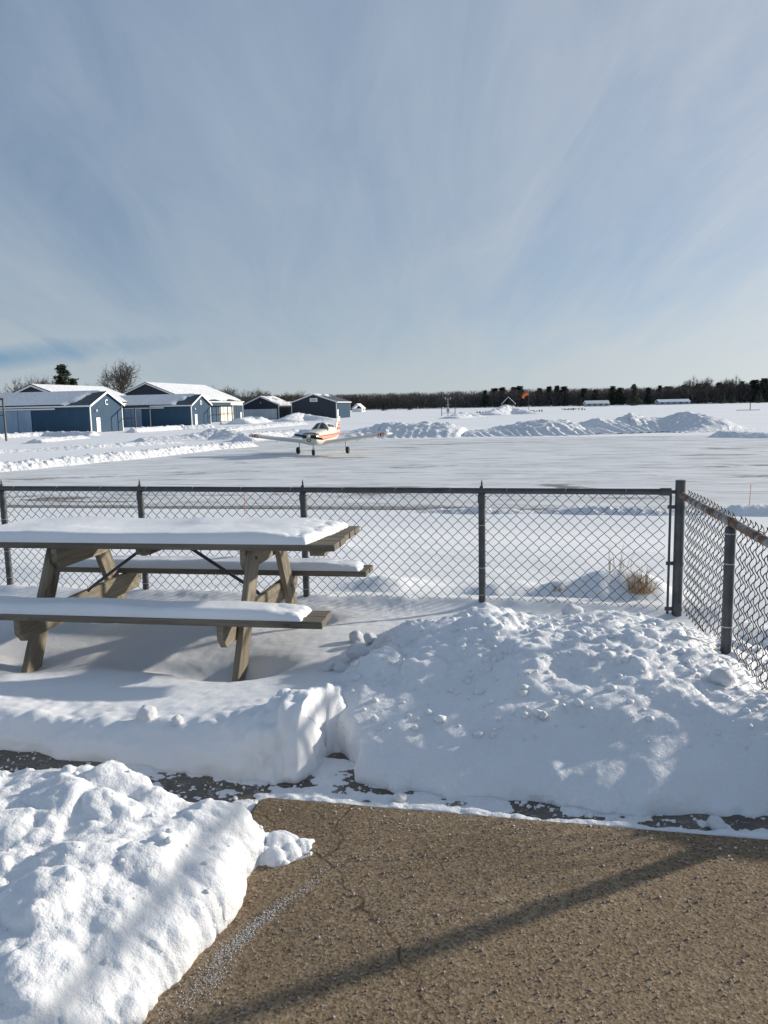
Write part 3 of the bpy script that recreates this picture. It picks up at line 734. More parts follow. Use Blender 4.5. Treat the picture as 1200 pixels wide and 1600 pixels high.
# ------------------------------------------------------------------ picnic table
TA = SA + R(1.8)
troot = empty('picnic_table', W(-1.17, 4.60, 0.0), TA, 'weathered wooden picnic table with attached benches, snow on top', 'picnic table')
TL = 2.42                                     # the table runs to -x from its right end
def board_obj(name, p0, p1, width, thick, side, m_, cut=0.0, parent=troot):
    """a sawn board from p0 to p1; side is the direction of its broad-face width"""
    p0, p1 = Vector(p0), Vector(p1); x = (p1 - p0); L = x.length; x.normalize()
    s = Vector(side); s = (s - x * s.dot(x)).normalized(); t = x.cross(s)
    h = width / 2
    poly = [(0, -h + cut), (0, h), (L, h), (L, -h + cut), (L - cut * 0.9, -h), (cut * 0.9, -h)] if cut else [(0, -h), (0, h), (L, h), (L, -h)]
    b = MB().prism(poly, 2, -thick / 2, thick / 2)
    mt = Matrix((x, s, t)).transposed().to_4x4(); mt.translation = p0
    return b.build(name, m_, parent, bevel=0.003, mtx=mt)
TT, ST, TH = 0.775, 0.43, 0.038
pw = 0.139; gap = 0.005
for k in range(5):
    y = (k - 2) * (pw + gap)
    e = 0.006 * math.sin(k * 2.1)
    board_obj('top_plank', (-TL, y, TT - TH / 2), (0.0 + e, y, TT - TH / 2), pw, TH, (0, 1, 0), M['wood_grey'])
for s in (-1, 1):
    for k in (0, 1):
        y = s * (0.635 + (k - 0.5) * 0.121)
        board_obj('seat_plank', (-TL, y, ST - TH / 2), (0.01 + 0.005 * k, y, ST - TH / 2), 0.117, TH, (0, 1, 0), M['wood_grey'])
for x, sgn in ((-0.565, 1), (-1.79, -1)):
    yy = x
    board_obj('top_support', (x, -0.33, TT - TH - 0.07), (x, 0.33, TT - TH - 0.07), 0.138, TH, (0, 0, 1), M['wood'], cut=0.05)
    board_obj('seat_support', (x, -0.74, ST - TH - 0.07), (x, 0.74, ST - TH - 0.07), 0.138, TH, (0, 0, 1), M['wood'], cut=0.055)
    for s in (-1, 1):
        lx = x + sgn * 0.0395
        board_obj('leg', (lx, s * 0.235, TT - TH - 0.012), (lx, s * 0.665, -0.12), 0.138, TH, (0, 1, 0.4), M['wood'])
        for (by, bz) in ((0.265, TT - 0.10), (0.44, ST - 0.09)):
            MB().lathe([(0.012, -0.012), (0.012, 0.0), (0.006, 0.008)], 10, (lx + sgn * 0.022, s * by, bz), 0).build('bolt', M['steel'], troot)
board_obj('centre_cleat', (-1.2, -0.33, TT - TH - 0.02), (-1.2, 0.33, TT - TH - 0.02), 0.09, TH, (1, 0, 0), M['wood_grey'])
board_obj('end_cleat', (-0.12, -0.30, TT - TH - 0.02), (-0.12, 0.33, TT - TH - 0.02), 0.09, TH, (1, 0, 0), M['wood'])
for x, d_ in ((-0.58, -1), (-1.78, 1)):
    MB().tube([(x, 0.0, ST - 0.05), (x + d_ * 0.03, 0, ST - 0.02), (-1.2 - d_ * 0.10, 0, TT - TH - 0.015)], 0.011, 6).build('diagonal_brace', M['steel'], troot, auto=40)
# the snow lying on it
def slab_snow(name, x0, x1, y0, y1, th, zb, lab, seed, endcut):
    def hf(U, Vv):
        P = np.stack([U, Vv, 0 * U + seed], -1).reshape(-1, 3)
        n = fbm(P, 3.0, 4, seed).reshape(U.shape); n2 = fbm(P, 11, 3, seed + 1).reshape(U.shape); lm = lumps(P, 0.09, seed + 2).reshape(U.shape)
        r_end = x1 - endcut(Vv) + 0.02 * n + 0.015 * n2
        e = np.minimum.reduce([U - x0, r_end - U, Vv - y0 + 0.004 * n2, y1 - Vv + 0.006 * n2])
        rr_ = 0.05
        q = np.clip(e / rr_, 0, 1); prof = np.sqrt(np.maximum(0, 1 - (1 - q) ** 2))
        T_ = th * (1 + 0.28 * fbm(P, 2.2, 3, seed + 5).reshape(U.shape) + 0.012 * n2)
        ending = sst(0.30, 0.0, r_end - U)
        T_ = T_ * (1 - 0.45 * ending) + ending * 0.02 * lm
        hollow = 0.35 * np.exp(-((Vv - (y0 + y1) / 2 - 0.03 * np.sin(U * 3)) / (0.22 * (y1 - y0))) ** 2) * (0.4 + 0.6 * np.sin(U * 2.4 + seed))
        T_ = T_ * (1 - 0.5 * np.clip(hollow, 0, 1))
        return np.where(e > 0, np.maximum(T_ * prof, 0.001), -0.0015)
    me = sheet(name, None, x0 - 0.02, x1 + 0.02, y0 - 0.012, y1 + 0.012, 0.0085, hf, zb)
    o = link(name, me, M['soft_snow'], rz=TA, loc=W(-1.17, 4.60, 0.0)); tag(o, lab, 'snow', 'snow lying on the picnic table')
    return o
slab_snow('snow_layer', -TL + 0.02, -0.02, -0.352, 0.335, 0.062, TT, 'thick smooth layer of snow on the picnic table top', 501, lambda v: 0.115 - 0.10 * np.clip((v + 0.35) / 0.7, 0, 1) + 0.03)
slab_snow('snow_layer', -TL + 0.02, 0.0, -0.745, -0.525, 0.056, ST, 'snow ridge lying along the near bench seat of the picnic table', 521, lambda v: 0.10 + 0.05 * (v + 0.63))
slab_snow('snow_layer', -TL + 0.02, 0.0, 0.525, 0.750, 0.056, ST, 'snow ridge lying along the far bench seat, next to the fence', 541, lambda v: 0.045 + 0 * v)

# ------------------------------------------------------------------ dry grass by the fence and marker stakes
def grass_clump(name, loc, n, h, spread, seed, lab):
    g = random.Random(seed); V = []; F = []
    for k in range(n):
        a = g.uniform(0, 6.283); r = spread * math.sqrt(g.random()); x, y = r * math.cos(a), r * math.sin(a)
        lean = g.uniform(0.05, 1.0); la = a + g.uniform(-0.7, 0.7); hh = h * g.uniform(0.35, 1.0); wd = g.uniform(0.0012, 0.003)
        dx, dy = math.cos(la), math.sin(la); i = len(V); px_, py_ = -dy * wd, dx * wd
        for t in (0, 0.5, 1):
            q = lean * hh * t * t * 0.9; zz_ = hh * (t - 0.35 * lean * t * t); ww = 1 - 0.85 * t
            V += [(x + dx * q + px_ * ww, y + dy * q + py_ * ww, zz_), (x + dx * q - px_ * ww, y + dy * q - py_ * ww, zz_)]
        F += [(i, i + 1, i + 3, i + 2), (i + 2, i + 3, i + 5, i + 4)]
    o = link(name, new_mesh(name, V, F), M['straw'], loc=loc); return tag(o, lab, 'grass')
def gz(u, v): return float(ground_z(np.array([u]), np.array([v]))[0])
grass_clump('dry_grass_clump', W(0.76, 6.08, gz(0.76, 6.08) - 0.02), 260, 0.24, 0.10, 3, 'tuft of dry tan grass poking from the snow behind the fence corner')
grass_clump('dry_grass_stalks', W(0.60, 6.35, gz(0.60, 6.35) - 0.02), 22, 0.30, 0.12, 5, 'few thin dry stalks left of the tan grass tuft')
grass_clump('dry_weed', W(0.14, 6.05, gz(0.14, 6.05) - 0.02), 60, 0.08, 0.03, 8, 'small dark dry weed in the snow behind the fence between the posts')
M['orange'] = mat('orange_paint', (0.75, 0.13, 0.04), 0.5)
def stake(p, h, lab):
    b = MB().tube([p, p + Vector((0.02, 0, h))], 0.007, 6); o = b.build('marker_stake', M['orange']); return tag(o, lab, 'stake', 'orange stakes along the apron edge')
stake(on(1170, 803, FIELD), 0.75, 'thin orange marker stake right of the fence corner')
stake(on(382, 803, FIELD), 0.62, 'thin orange marker stake seen through the mesh above the table')

# ------------------------------------------------------------------ ploughed banks and windrows on the airfield
def windrow(name, lab, path, width, height, seed, step=0.13, rough=1.0, gouge=0.0, asym=0.5, profile=None, cat='snow bank', group=None, far_mat='far_snow'):
    """a ridge along a path of ground points; profile scales height along it"""
    pts = [Vector((p.x, p.y, 0)) for p in path]; L = [0]
    for a, b in zip(pts, pts[1:]): L.append(L[-1] + (b - a).length)
    n = max(8, int(L[-1] / step)); m_ = max(8, int(width / step)); s = np.linspace(0, L[-1], n)
    cx = np.interp(s, L, [p.x for p in pts]); cy = np.interp(s, L, [p.y for p in pts])
    tx, ty = np.gradient(cx), np.gradient(cy); l = np.hypot(tx, ty); tx, ty = tx / l, ty / l
    q = np.linspace(0, 1, m_)
    wob = 0.18 * width * fbm(np.stack([s, 0 * s, 0 * s + seed], -1), 0.6 / width, 3, seed)
    S, Qq = np.meshgrid(s, q)
    X = cx[None] - ty[None] * ((Qq - 0.5) * width + wob[None]); Y = cy[None] + tx[None] * ((Qq - 0.5) * width + wob[None])
    pr = np.ones(n) if profile is None else np.interp(s / L[-1], *zip(*profile))
    pr = pr * sst(0, 0.03, s / L[-1]) * sst(1, 0.97, s / L[-1])
    sh = np.where(Qq < asym, sst(0, asym, Qq), sst(1, asym, Qq))
    P3 = np.stack([X, Y, 0 * X + seed], -1).reshape(-1, 3); k = 1 / max(height, 0.15)
    nz = fbm(P3, 0.8 * k, 4, seed).reshape(X.shape)
    h = height * pr[None] * sh * (1 + 0.20 * nz)
    h += rough * sst(0.02, 0.35, sh) * np.minimum(1, pr[None]) * (0.24 * height * lumps(P3, 0.45 * height + 0.05, seed + 1, 0.3, 0.85, 0.55) + 0.2 * height * lumps(P3, 0.2 * height + 0.05, seed + 2, 0.3, 0.85, 0.55)).reshape(X.shape)
    if gouge:                                             # plough-blade grooves up the near face
        ph = S * 3.4 + 5.0 * Qq + 3 * fbm(np.stack([S.ravel(), 0 * S.ravel(), 0 * S.ravel()], -1), 0.35, 2, seed + 5).reshape(S.shape)
        gv = np.abs(np.sin(ph)) ** 3 * np.exp(-((Qq - 0.16) / 0.16) ** 2)
        h += gouge * gv * np.clip(pr[None], 0.2, 1)
    Pz = np.stack([X, Y, FIELD - 0.02 + h], -1)
    o = link(name, new_mesh(name, Pz.reshape(-1, 3), grid_faces(*X.shape), True), M[far_mat]); return tag(o, lab, cat, group)
def gp(x, y): return on(x, y, FIELD)
def shift(p, d): q = p.copy(); q.y += d; return q
windrow('snow_bank', 'long ploughed snow bank behind the airplane tail, left of the gap', [shift(gp(505, 686), 3), shift(gp(600, 684), 3.5), shift(gp(735, 683), 3.5)], 9, 1.2, 601, gouge=0.12, profile=[(0, 0.35), (0.18, 0.55), (0.4, 0.95), (0.7, 1.05), (0.88, 0.95), (1, 0.55)], rough=0.5)
windrow('snow_bank', 'middle ploughed snow bank with blade grooves, right of the gap', [shift(gp(728, 683), 3.5), shift(gp(850, 681), 4.5), shift(gp(925, 679), 4.5)], 9, 1.1, 611, gouge=0.2, profile=[(0, 0.35), (0.25, 0.55), (0.62, 1.15), (0.85, 1.05), (1, 0.5)], rough=0.7)
windrow('snow_bank', 'tall ploughed snow bank with two humps and curved grooves, farthest right', [shift(gp(915, 679), 5), shift(gp(1010, 676), 6), shift(gp(1100, 675), 6), shift(gp(1165, 676), 4)], 10, 1.3, 621, gouge=0.25, profile=[(0, 0.45), (0.12, 0.95), (0.26, 0.75), (0.40, 1.2), (0.55, 0.85), (0.72, 1.25), (0.9, 0.8), (1, 0.25)], rough=0.45)
windrow('snow_bank', 'low tapering end of the ploughed bank at the right edge', [gp(1125, 682), gp(1170, 683), gp(1260, 685)], 4, 0.55, 631, rough=0.8, profile=[(0, 0.8), (0.4, 0.7), (1, 0.5)])
windrow('snow_bank', 'pointed snow mound in the field left of the windsock', [gp(765, 649), gp(795, 646), gp(825, 647)], 10, 2.2, 641, step=0.3, profile=[(0, 0.2), (0.5, 1.1), (0.7, 0.8), (1, 0.3)], rough=0.8)
windrow('snow_bank', 'low snow mound in the field right of the weather station', [gp(705, 654), gp(730, 652), gp(748, 652)], 7, 1.1, 645, step=0.25, profile=[(0, 0.3), (0.6, 1.0), (1, 0.4)], rough=0.8)
windrow('snow_windrow', 'broken line of ploughed snow along the left side of the apron', [gp(-60, 742), gp(0, 736), gp(200, 718), gp(330, 703), gp(395, 697)], 2.0, 0.42, 651, step=0.08, rough=1.1)
windrow('snow_windrow', 'second low line of ploughed snow towards the lettered hangar C', [gp(-60, 712), gp(0, 707), gp(150, 700), gp(290, 692)], 2.2, 0.30, 655, step=0.12, rough=1.2, profile=[(0, 1), (0.3, 0.5), (0.5, 0.9), (0.8, 1), (1, 0.5)])
windrow('snow_windrow', 'short ridge of snow in front of the lettered hangar C', [gp(52, 692), gp(95, 688), gp(134, 685)], 2.6, 0.35, 659, step=0.14, rough=1.0)
windrow('snow_windrow', 'crumbled snow along the foot of hangar C', [gp(-10, 685), gp(70, 681), gp(150, 680.5)], 2.4, 0.5, 663, step=0.18, rough=1.2)
windrow('snow_windrow', 'crumbled snow along the foot of hangar D', [gp(205, 676), gp(280, 671), gp(335, 669)], 2.6, 0.6, 667, step=0.2, rough=1.2)
windrow('snow_bank', 'wide low snow heap on the ground below hangar D', [gp(215, 690), gp(290, 687), gp(345, 685), gp(385, 686)], 6, 0.75, 671, step=0.16, rough=0.8, profile=[(0, 0.4), (0.35, 0.6), (0.6, 1.1), (0.8, 1.0), (1, 0.4)])
windrow('snow_windrow', 'ridge of ploughed snow running behind the airplane nose', [gp(380, 690), gp(430, 683), gp(470, 680), gp(520, 684)], 3.5, 0.6, 675, step=0.13, rough=0.9)
windrow('snow_windrow', 'thin line of snow lumps leading to the dark hangars', [gp(330, 676), gp(420, 668), gp(470, 663)], 4, 0.5, 679, step=0.2, rough=1.2)
windrow('snow_bank', 'snow mound in front of the dark hangar with the sign', [gp(440, 659), gp(470, 656.5), gp(515, 657.5)], 9, 1.6, 683, step=0.25, rough=0.6, profile=[(0, 0.3), (0.35, 1.1), (0.7, 0.7), (1, 0.3)])
windrow('snow_bank', 'small snow mound by the white door of the dark hangar', [gp(375, 663), gp(390, 660), gp(412, 660)], 7, 1.1, 687, step=0.25, rough=0.7)
windrow('snow_windrow', 'low crumbly snow edge along the near side of the apron', [W(-3.5, 21.0), W(0, 20.95), W(3.2, 20.95), W(6.2, 20.9)], 1.0, 0.17, 691, step=0.05, rough=1.3, profile=[(0, 0.2), (0.2, 0.8), (0.35, 0.3), (0.5, 1.0), (0.7, 0.6), (1, 0.8)])
windrow('snow_windrow', 'smooth snow edge along the apron right of the fence corner', [W(4.6, 21.0), W(7.0, 20.9), W(12, 20.9)], 1.4, 0.24, 695, step=0.06, rough=0.3)

# ------------------------------------------------------------------ hangars
def siding_build(col):
    def f(t, b):
        v = coords(t)
        c = ramp(t, noise(t, coords(t, (1, 1, 0.25)), 0.9, 5), [(0.3, tuple(x * 0.88 for x in col)), (0.7, tuple(x * 1.1 for x in col))])
        t.links.new(c, b.inputs['Base Color'])
    return f
M['blue'] = mat('blue_metal_siding', (0.09, 0.17, 0.27), 0.6, spec=0.2, build=siding_build((0.040, 0.088, 0.144)))
M['navy_and_shaded'] = mat('dark_and_shaded_siding', (0.035, 0.06, 0.10), 0.5, build=siding_build((0.018, 0.028, 0.045)))  # tone of the dark hangars; also shade painted on the large hangars' gables
M['pale'] = mat('pale_door_panels', (0.45, 0.56, 0.68), 0.5, build=siding_build((0.27, 0.36, 0.46)))
M['cream'] = mat('cream_panels', (0.74, 0.71, 0.62), 0.5, build=siding_build((0.70, 0.68, 0.60)))
M['grey_door'] = mat('light_grey_door', (0.55, 0.57, 0.60), 0.5, build=siding_build((0.50, 0.52, 0.56)))
M['white'] = mat('white_trim', (0.80, 0.80, 0.79), 0.5)
M['roof'] = mat('dark_roof_metal', (0.05, 0.055, 0.065), 0.5, build=siding_build((0.05, 0.056, 0.068)))
M['frame'] = mat('dark_steel_frame', (0.05, 0.05, 0.055), 0.6)
M['lamp'] = mat('lamp_glass', (0.7, 0.7, 0.68), 0.3)
HA = R(-12.0)
HX = Vector((math.cos(HA), math.sin(HA), 0)); HG = Vector((-math.sin(HA), math.cos(HA), 0))
def ribbed(mb, x0, x1, z0, ztop, y, out, pitch=0.3, axis='x'):
    """a wall sheet with standing ribs; ztop is a function of the coordinate along it"""
    n = max(2, int(abs(x1 - x0) / pitch)); xs = np.linspace(x0, x1, n + 1); V = []; F = []
    for i in range(n):
        a, b_ = xs[i], xs[i + 1]; d = 0.22 * (b_ - a)
        for xx, o_ in ((a, 0), (b_ - d, 0), (b_ - 0.7 * d, out), (b_ - 0.3 * d, out)):
            V.append((xx, y + o_, z0)); V.append((xx, y + o_, ztop(xx)))
    V.append((x1, y, z0)); V.append((x1, y, ztop(x1)))
    if axis == 'y': V = [(v[1], v[0], v[2]) for v in V]
    F = [(2 * i, 2 * i + 2, 2 * i + 3, 2 * i + 1) for i in range(len(V) // 2 - 1)]
    mb.add(V, F); return mb
def hangar(name, lab, base, rz, Wd, L, eave, apex, wall, ends, roof_snow, over=0.35):
    """front gable at y = 0 facing -y, ridge along +y, width along x; roof_snow: function (side, s, y) -> thickness"""
    r = empty(name, base, rz, lab, 'hangar', 'airfield hangars')
    hw = Wd / 2; gt = lambda x: eave + (apex - eave) * (1 - abs(x) / hw)
    ribbed(MB(), -hw, hw, 0, gt, 0.0, -0.03).build('gable_wall', wall, r)
    ribbed(MB(), -hw, hw, 0, gt, L, 0.03).build('gable_wall', wall, r)
    for s in (-1, 1): ribbed(MB(), 0, L, 0, lambda x: eave, s * hw, s * 0.03, axis='y').build('side_wall', ends[0 if s < 0 else 1], r)
    sl = (apex - eave) / hw
    for s in (-1, 1):
        x1 = s * (hw + over); z1 = eave - sl * over
        V = [(0, -over, apex + 0.02), (x1, -over, z1 + 0.02), (x1, L + over, z1 + 0.02), (0, L + over, apex + 0.02)]
        b = MB().add(V + [(x, y, z + 0.10) for x, y, z in V], [(0, 1, 2, 3), (7, 6, 5, 4), (0, 4, 5, 1), (1, 5, 6, 2), (2, 6, 7, 3), (3, 7, 4, 0)])
        rf = b.build('roof', M['roof'], r)
        # snow blanket following the slope
        ny, nx = max(20, int(L / 0.35)), max(12, int(hw / 0.2)); yy = np.linspace(-over, L + over, ny); ss = np.linspace(0, 1, nx)
        Sg, Yg = np.meshgrid(ss, yy); th = roof_snow(s, Sg, Yg)
        X_ = s * Sg * (hw + over); Z_ = apex + (z1 - apex) * Sg + 0.12 + th
        if (th > 0.01).any():
            P_ = np.stack([X_, Yg, Z_], -1).reshape(-1, 3); F_ = grid_faces(*Sg.shape)
            keep = (th.ravel()[F_] > 0).any(1); F_ = F_[keep]
            if s < 0: F_ = F_[:, ::-1]
            used, inv = np.unique(F_, return_inverse=True)
            link('roof_snow', new_mesh('roof_snow', P_[used], inv.reshape(F_.shape), True), M['far_snow'], rf)
        for yv in (-over - 0.03, L + over):                # rake boards
            MB().add([(0, yv, apex - 0.16), (x1, yv, z1 - 0.16), (x1, yv, z1 + 0.16), (0, yv, apex + 0.16), (0, yv + 0.03, apex - 0.16), (x1, yv + 0.03, z1 - 0.16), (x1, yv + 0.03, z1 + 0.16), (0, yv + 0.03, apex + 0.16)],
                     [(0, 1, 2, 3), (7, 6, 5, 4), (0, 4, 5, 1), (1, 5, 6, 2), (2, 6, 7, 3), (3, 7, 4, 0)]).build('rake_trim', M['white'], r)
        MB().box((min(x1, x1 + s * 0.03), -over, z1 - 0.12), (max(x1, x1 + s * 0.03), L + over, z1 + 0.10)).build('eave_trim', M['white'], r)
        for yv in (-0.06, L - 0.06):
            MB().box((s * hw - 0.12 if s > 0 else -hw - 0.05, yv, 0), (s * hw + 0.05 if s > 0 else -hw + 0.12, yv + 0.12, eave - 0.02)).build('corner_trim', M['white'], r)
    return r
def noise2(S, Y, sc_, seed): return fbm(np.stack([S, Y, 0 * S + seed], -1).reshape(-1, 3), sc_, 4, seed).reshape(S.shape)
def snow_bare_corner(s, S, Y, seed):
    n = noise2(S * 4, Y, 0.5, seed)
    return 0.16 * np.clip((Y - 0.6 - 3.6 * S ** 0.6 * (1 if s < 0 else 0.2) * (1 - 0.3 * S) + 1.6 * n) * 1.2, -0.1, 1)
def text_mesh(ch, size, depth):
    cu = bpy.data.curves.new('letter', 'FONT'); cu.body = ch; cu.size = size; cu.extrude = depth; cu.align_x = 'CENTER'; cu.align_y = 'CENTER'
    cu.offset = size * 0.012
    ob = bpy.data.objects.new('letter', cu); COL.objects.link(ob)
    me = bpy.data.meshes.new_from_object(ob.evaluated_get(bpy.context.evaluated_depsgraph_get()))
    bpy.data.objects.remove(ob); return me
def t_hangar(corner, letter, lab, seed, L=42):
    """long hangar: gable end with door and letter to the right, sliding doors along the front"""
    Wd, eave, apex = 8.7, 4.0, 5.9
    base = corner + HG * (Wd / 2); base.z = FIELD
    r = hangar('lettered_hangar', lab, base, HA + R(90), Wd, L, eave, apex, M['blue'], (M['blue'], M['blue']), lambda s, S, Y: snow_bare_corner(s, S, Y, seed))
    hw = Wd / 2                                           # local -x is the near long side, local y runs left along it
    d = MB().box((-2.95, -0.07, 0.05), (-1.95, -0.035, 2.15)).build('door', M['white'], r)
    MB().box((-2.05, -0.10, 1.0), (-2.0, -0.07, 1.1)).build('handle', M['frame'], d)
    MB().prism([(-3.1, 3.05), (-2.75, 3.05), (-2.85, 3.35), (-3.0, 3.35)], 1, -0.25, -0.03).build('wall_lamp', M['lamp'], r)
    me = text_mesh(letter, 1.15, 0.02); o = link('letter', me, M['white'], r); o.location = (0.0, -0.07, 4.35); o.rotation_euler = (R(90), 0, 0)
    if letter == 'D':                                     # its letter sits inside a round plaque
        MB().lathe([(0.62, 0), (0.62, 0.02)], 24, (0, -0.05, 4.35), 1).build('plaque', M['blue'], r)
    # sliding door leaves on both long sides and their rails
    for s in (-1, 1):
        x = s * (hw + 0.10)
        y0, y1 = (9.6, 21.0) if s < 0 else (5.0, 16)
        if letter == 'D': y0 = 10.4
        yy = y0
        while yy < y1 - 0.1:
            MB().box((min(x, x + s * 0.05), yy, 0.08), (max(x, x + s * 0.05), yy + 2.2, 3.35)).build('sliding_door', M['pale'], r); yy += 2.28
        MB().box((min(x, x + s * 0.12), 5.6, 3.40), (max(x, x + s * 0.12), L, 3.62)).build('door_rail', M['white'], r)
    # steel frame that carries the rear door beyond the gable
    fr = MB(); xx = hw + 0.15
    for yv in (-2.1, -4.6): fr.box((xx - 0.08, yv - 0.08, 0), (xx + 0.08, yv + 0.08, 3.75))
    fr.box((xx - 0.07, -4.7, 3.55), (xx + 0.07, 0.2, 3.76)); fr.box((xx - 0.05, -2.1, 1.85), (xx + 0.05, 0.1, 1.95))
    for yv in (-2.1, -4.6): fr.box((xx - 0.3, yv - 0.35, 0), (xx + 0.3, yv + 0.35, 0.06))
    fr.build('door_frame', M['frame'], r)
    return r
c0 = far(143, 676, 113.2)
t_hangar(Vector((c0.x, c0.y, 0)), 'C', 'blue metal hangar with a white letter C on its gable', 701)
d0 = far(300, 665, 150.0)
t_hangar(Vector((d0.x, d0.y, 0)), 'D', 'blue metal hangar with a round letter D plaque on its gable, behind hangar C', 707)
# the door frame standing before hangar C at the left edge
p = on(10, 689, FIELD)
fr = MB()
for dx in (0, -3.4): fr.box((dx - 0.08, -0.08, 0), (dx + 0.08, 0.08, 4.6))
fr.box((-7, -0.07, 4.45), (0.1, 0.07, 4.66)); fr.box((-7, -0.05, 2.75), (0.1, 0.05, 2.86))
o = fr.build('sliding_door_frame', M['frame'], loc=p, rz=HA); tag(o, 'dark steel door frame standing in the snow at the left edge', 'frame')

full = lambda s, S, Y: 0.22 + 0.03 * noise2(S * 5, Y, 0.4, 3)
def edge_bare(s, S, Y): return np.where(s > 0, 0.2 * np.clip((0.93 - S + 0.16 * noise2(S * 3, Y, 0.25, 9)) * 6, -0.1, 1), 0.2) + 0 * S
g1 = far(50, 602, 140.0)
hangar('large_hangar', 'large dark hangar with snowy roof rising behind hangar C', Vector((g1.x, g1.y, FIELD)), HA, 17.5, 22.5, 4.6, 7.85, M['navy_and_shaded'], (M['navy_and_shaded'], M['blue']), full)  # gable coloured darker for shade, sunward side wall kept blue
g2 = far(228, 599, 177.0)
big = hangar('large_hangar', 'tallest dark hangar with snowy roof rising behind hangar D', Vector((g2.x, g2.y, FIELD)), HA, 21.0, 30.5, 4.95, 9.15, M['navy_and_shaded'], (M['navy_and_shaded'], M['blue']), edge_bare)  # shade put into the gable colour; only the sunlit wall is blue
for k in range(3):
    MB().box((10.56, 15.5 + k * 2.9, 0.1), (10.62, 18.3 + k * 2.9, 3.9)).build('sliding_door', M['cream'], big)
MB().box((10.55, 22.5, 3.95), (10.60, 30.3, 4.75)).build('skylight_strip', M['cream'], big)
fr = MB()
for yv in (12.0, 18.5, 24.5): fr.box((11.3, yv - 0.08, 0), (11.46, yv + 0.08, 4.0))
fr.box((11.3, 12.0, 3.85), (11.46, 24.6, 4.02)); fr.box((11.33, 12.0, 2.0), (11.43, 24.6, 2.1)); fr.build('door_frame', M['frame'], big)
MB().box((10.55, 28.6, 0.1), (10.60, 29.5, 2.2)).build('door', M['white'], big)
e0 = far(408.5, 655, 217.0)
patchy = lambda s, S, Y: (0.15 * np.clip((0.2 + 0.9 * noise2(S * 6, Y, 0.5, 13)) * 4, -0.1, 1)) if s > 0 else 0.15 + 0 * S
hg = hangar('small_hangar', 'low dark hangar with a wide light grey door, left of the signed hangar', Vector((e0.x, e0.y, FIELD)), HA, 10.4, 11.0, 4.05, 6.25, M['navy_and_shaded'], (M['navy_and_shaded'], M['navy_and_shaded']), patchy)
for k in range(4): MB().box((-5.1 + k * 2.45, -0.14, 0.1), (-2.69 + k * 2.45, -0.06, 2.85)).build('door_panel', M['grey_door'], hg)
MB().lathe([(0.16, 0), (0.12, 0.15)], 10, (0, -0.2, 4.6), 1).build('wall_lamp', M['lamp'], hg)
f0 = far(491, 653, 214.0)
sparse = lambda s, S, Y: 0.1 * np.clip(0.4 - 3 * S + noise2(S * 6, Y, 0.6, 17) * 1.2, -0.1, 1)
hg = hangar('signed_hangar', 'dark hangar with a white sign under its gable', Vector((f0.x, f0.y, FIELD)), HA, 12.8, 14.8, 4.45, 6.6, M['navy_and_shaded'], (M['navy_and_shaded'], M['blue']), sparse)  # sunlit side wall coloured a lighter blue than the gable
sg = MB().box((-1.1, -0.12, 4.55), (1.1, -0.06, 5.55)).build('sign', M['white'], hg)
for zz_, a, b_ in ((5.22, -0.9, 0.3), (5.0, -0.5, 0.9), (4.78, -0.9, 0.6)): MB().box((a, -0.128, zz_), (b_, -0.122, zz_ + 0.09)).build('sign_line', M['frame'], sg)
MB().box((6.44, 0.5, 0.1), (6.50, 1.6, 2.4)).build('door', M['white'], hg)
ll = far(445, 640, 235.0)
hangar('pale_shed', 'small pale shed roof between the two dark hangars', Vector((ll.x, ll.y, FIELD)), HA, 8, 10, 3.2, 4.6, M['pale'], (M['pale'], M['pale']), full)

# ------------------------------------------------------------------ the airplane
M['cream_paint'] = mat('cream_aircraft_paint', (0.66, 0.63, 0.55), 0.28)
M['stripe'] = mat('orange_stripe_paint', (0.62, 0.13, 0.035), 0.3)
M['black'] = mat('matt_black_paint', (0.012, 0.012, 0.013), 0.55)
M['glass'] = mat('tinted_canopy_glass', (0.02, 0.028, 0.035), 0.06, spec=0.8)
M['rubber'] = mat('tyre_rubber', (0.016, 0.016, 0.016), 0.8)
M['alloy'] = mat('bare_aluminium', (0.55, 0.56, 0.57), 0.35, 0.8)
nose_w = on(490, 712, FIELD)
PA = R(-13.0)
ap = empty('airplane', Vector((nose_w.x, nose_w.y, FIELD + 0.012)), PA, 'small cream low-wing propeller airplane with orange stripes parked on the apron', 'airplane')
RING = [(0.20, 0.40, 0.86, 1.30), (0.24, 0.46, 0.80, 1.36), (0.42, 0.52, 0.70, 1.42), (0.95, 0.55, 0.62, 1.47), (1.55, 0.57, 0.56, 1.52), (1.95, 0.585, 0.53, 1.56),
        (2.25, 0.59, 0.52, 1.76), (2.60, 0.595, 0.52, 1.95), (3.2, 0.595, 0.53, 1.99), (3.9, 0.55, 0.58, 1.90), (4.6, 0.44, 0.68, 1.68), (5.4, 0.29, 0.82, 1.47), (6.2, 0.16, 0.95, 1.33), (6.85, 0.06, 1.06, 1.22)]
RY = np.array([r[0] for r in RING]); YO = -0.95        # nose wheel sits at local 0
def skin(y, t, off=0.0):
    hw_, zb, zt = (np.interp(y, RY, [r[k] for r in RING]) for k in (1, 2, 3))
    c, s = math.cos(t), math.sin(t); e = 0.62
    cabin = np.interp(y, [1.9, 2.4, 3.6, 4.6], [0, 1, 1, 0])
    x = math.copysign(abs(c) ** e, c) * (hw_ + off); z0 = (zb + zt) / 2; z = z0 + math.copysign(abs(s) ** e, s) * ((zt - zb) / 2 + off)
    if s > 0: x *= 1 - 0.30 * cabin * max(0, (z - 1.35)) / 0.6
    return (x, y + YO, z)
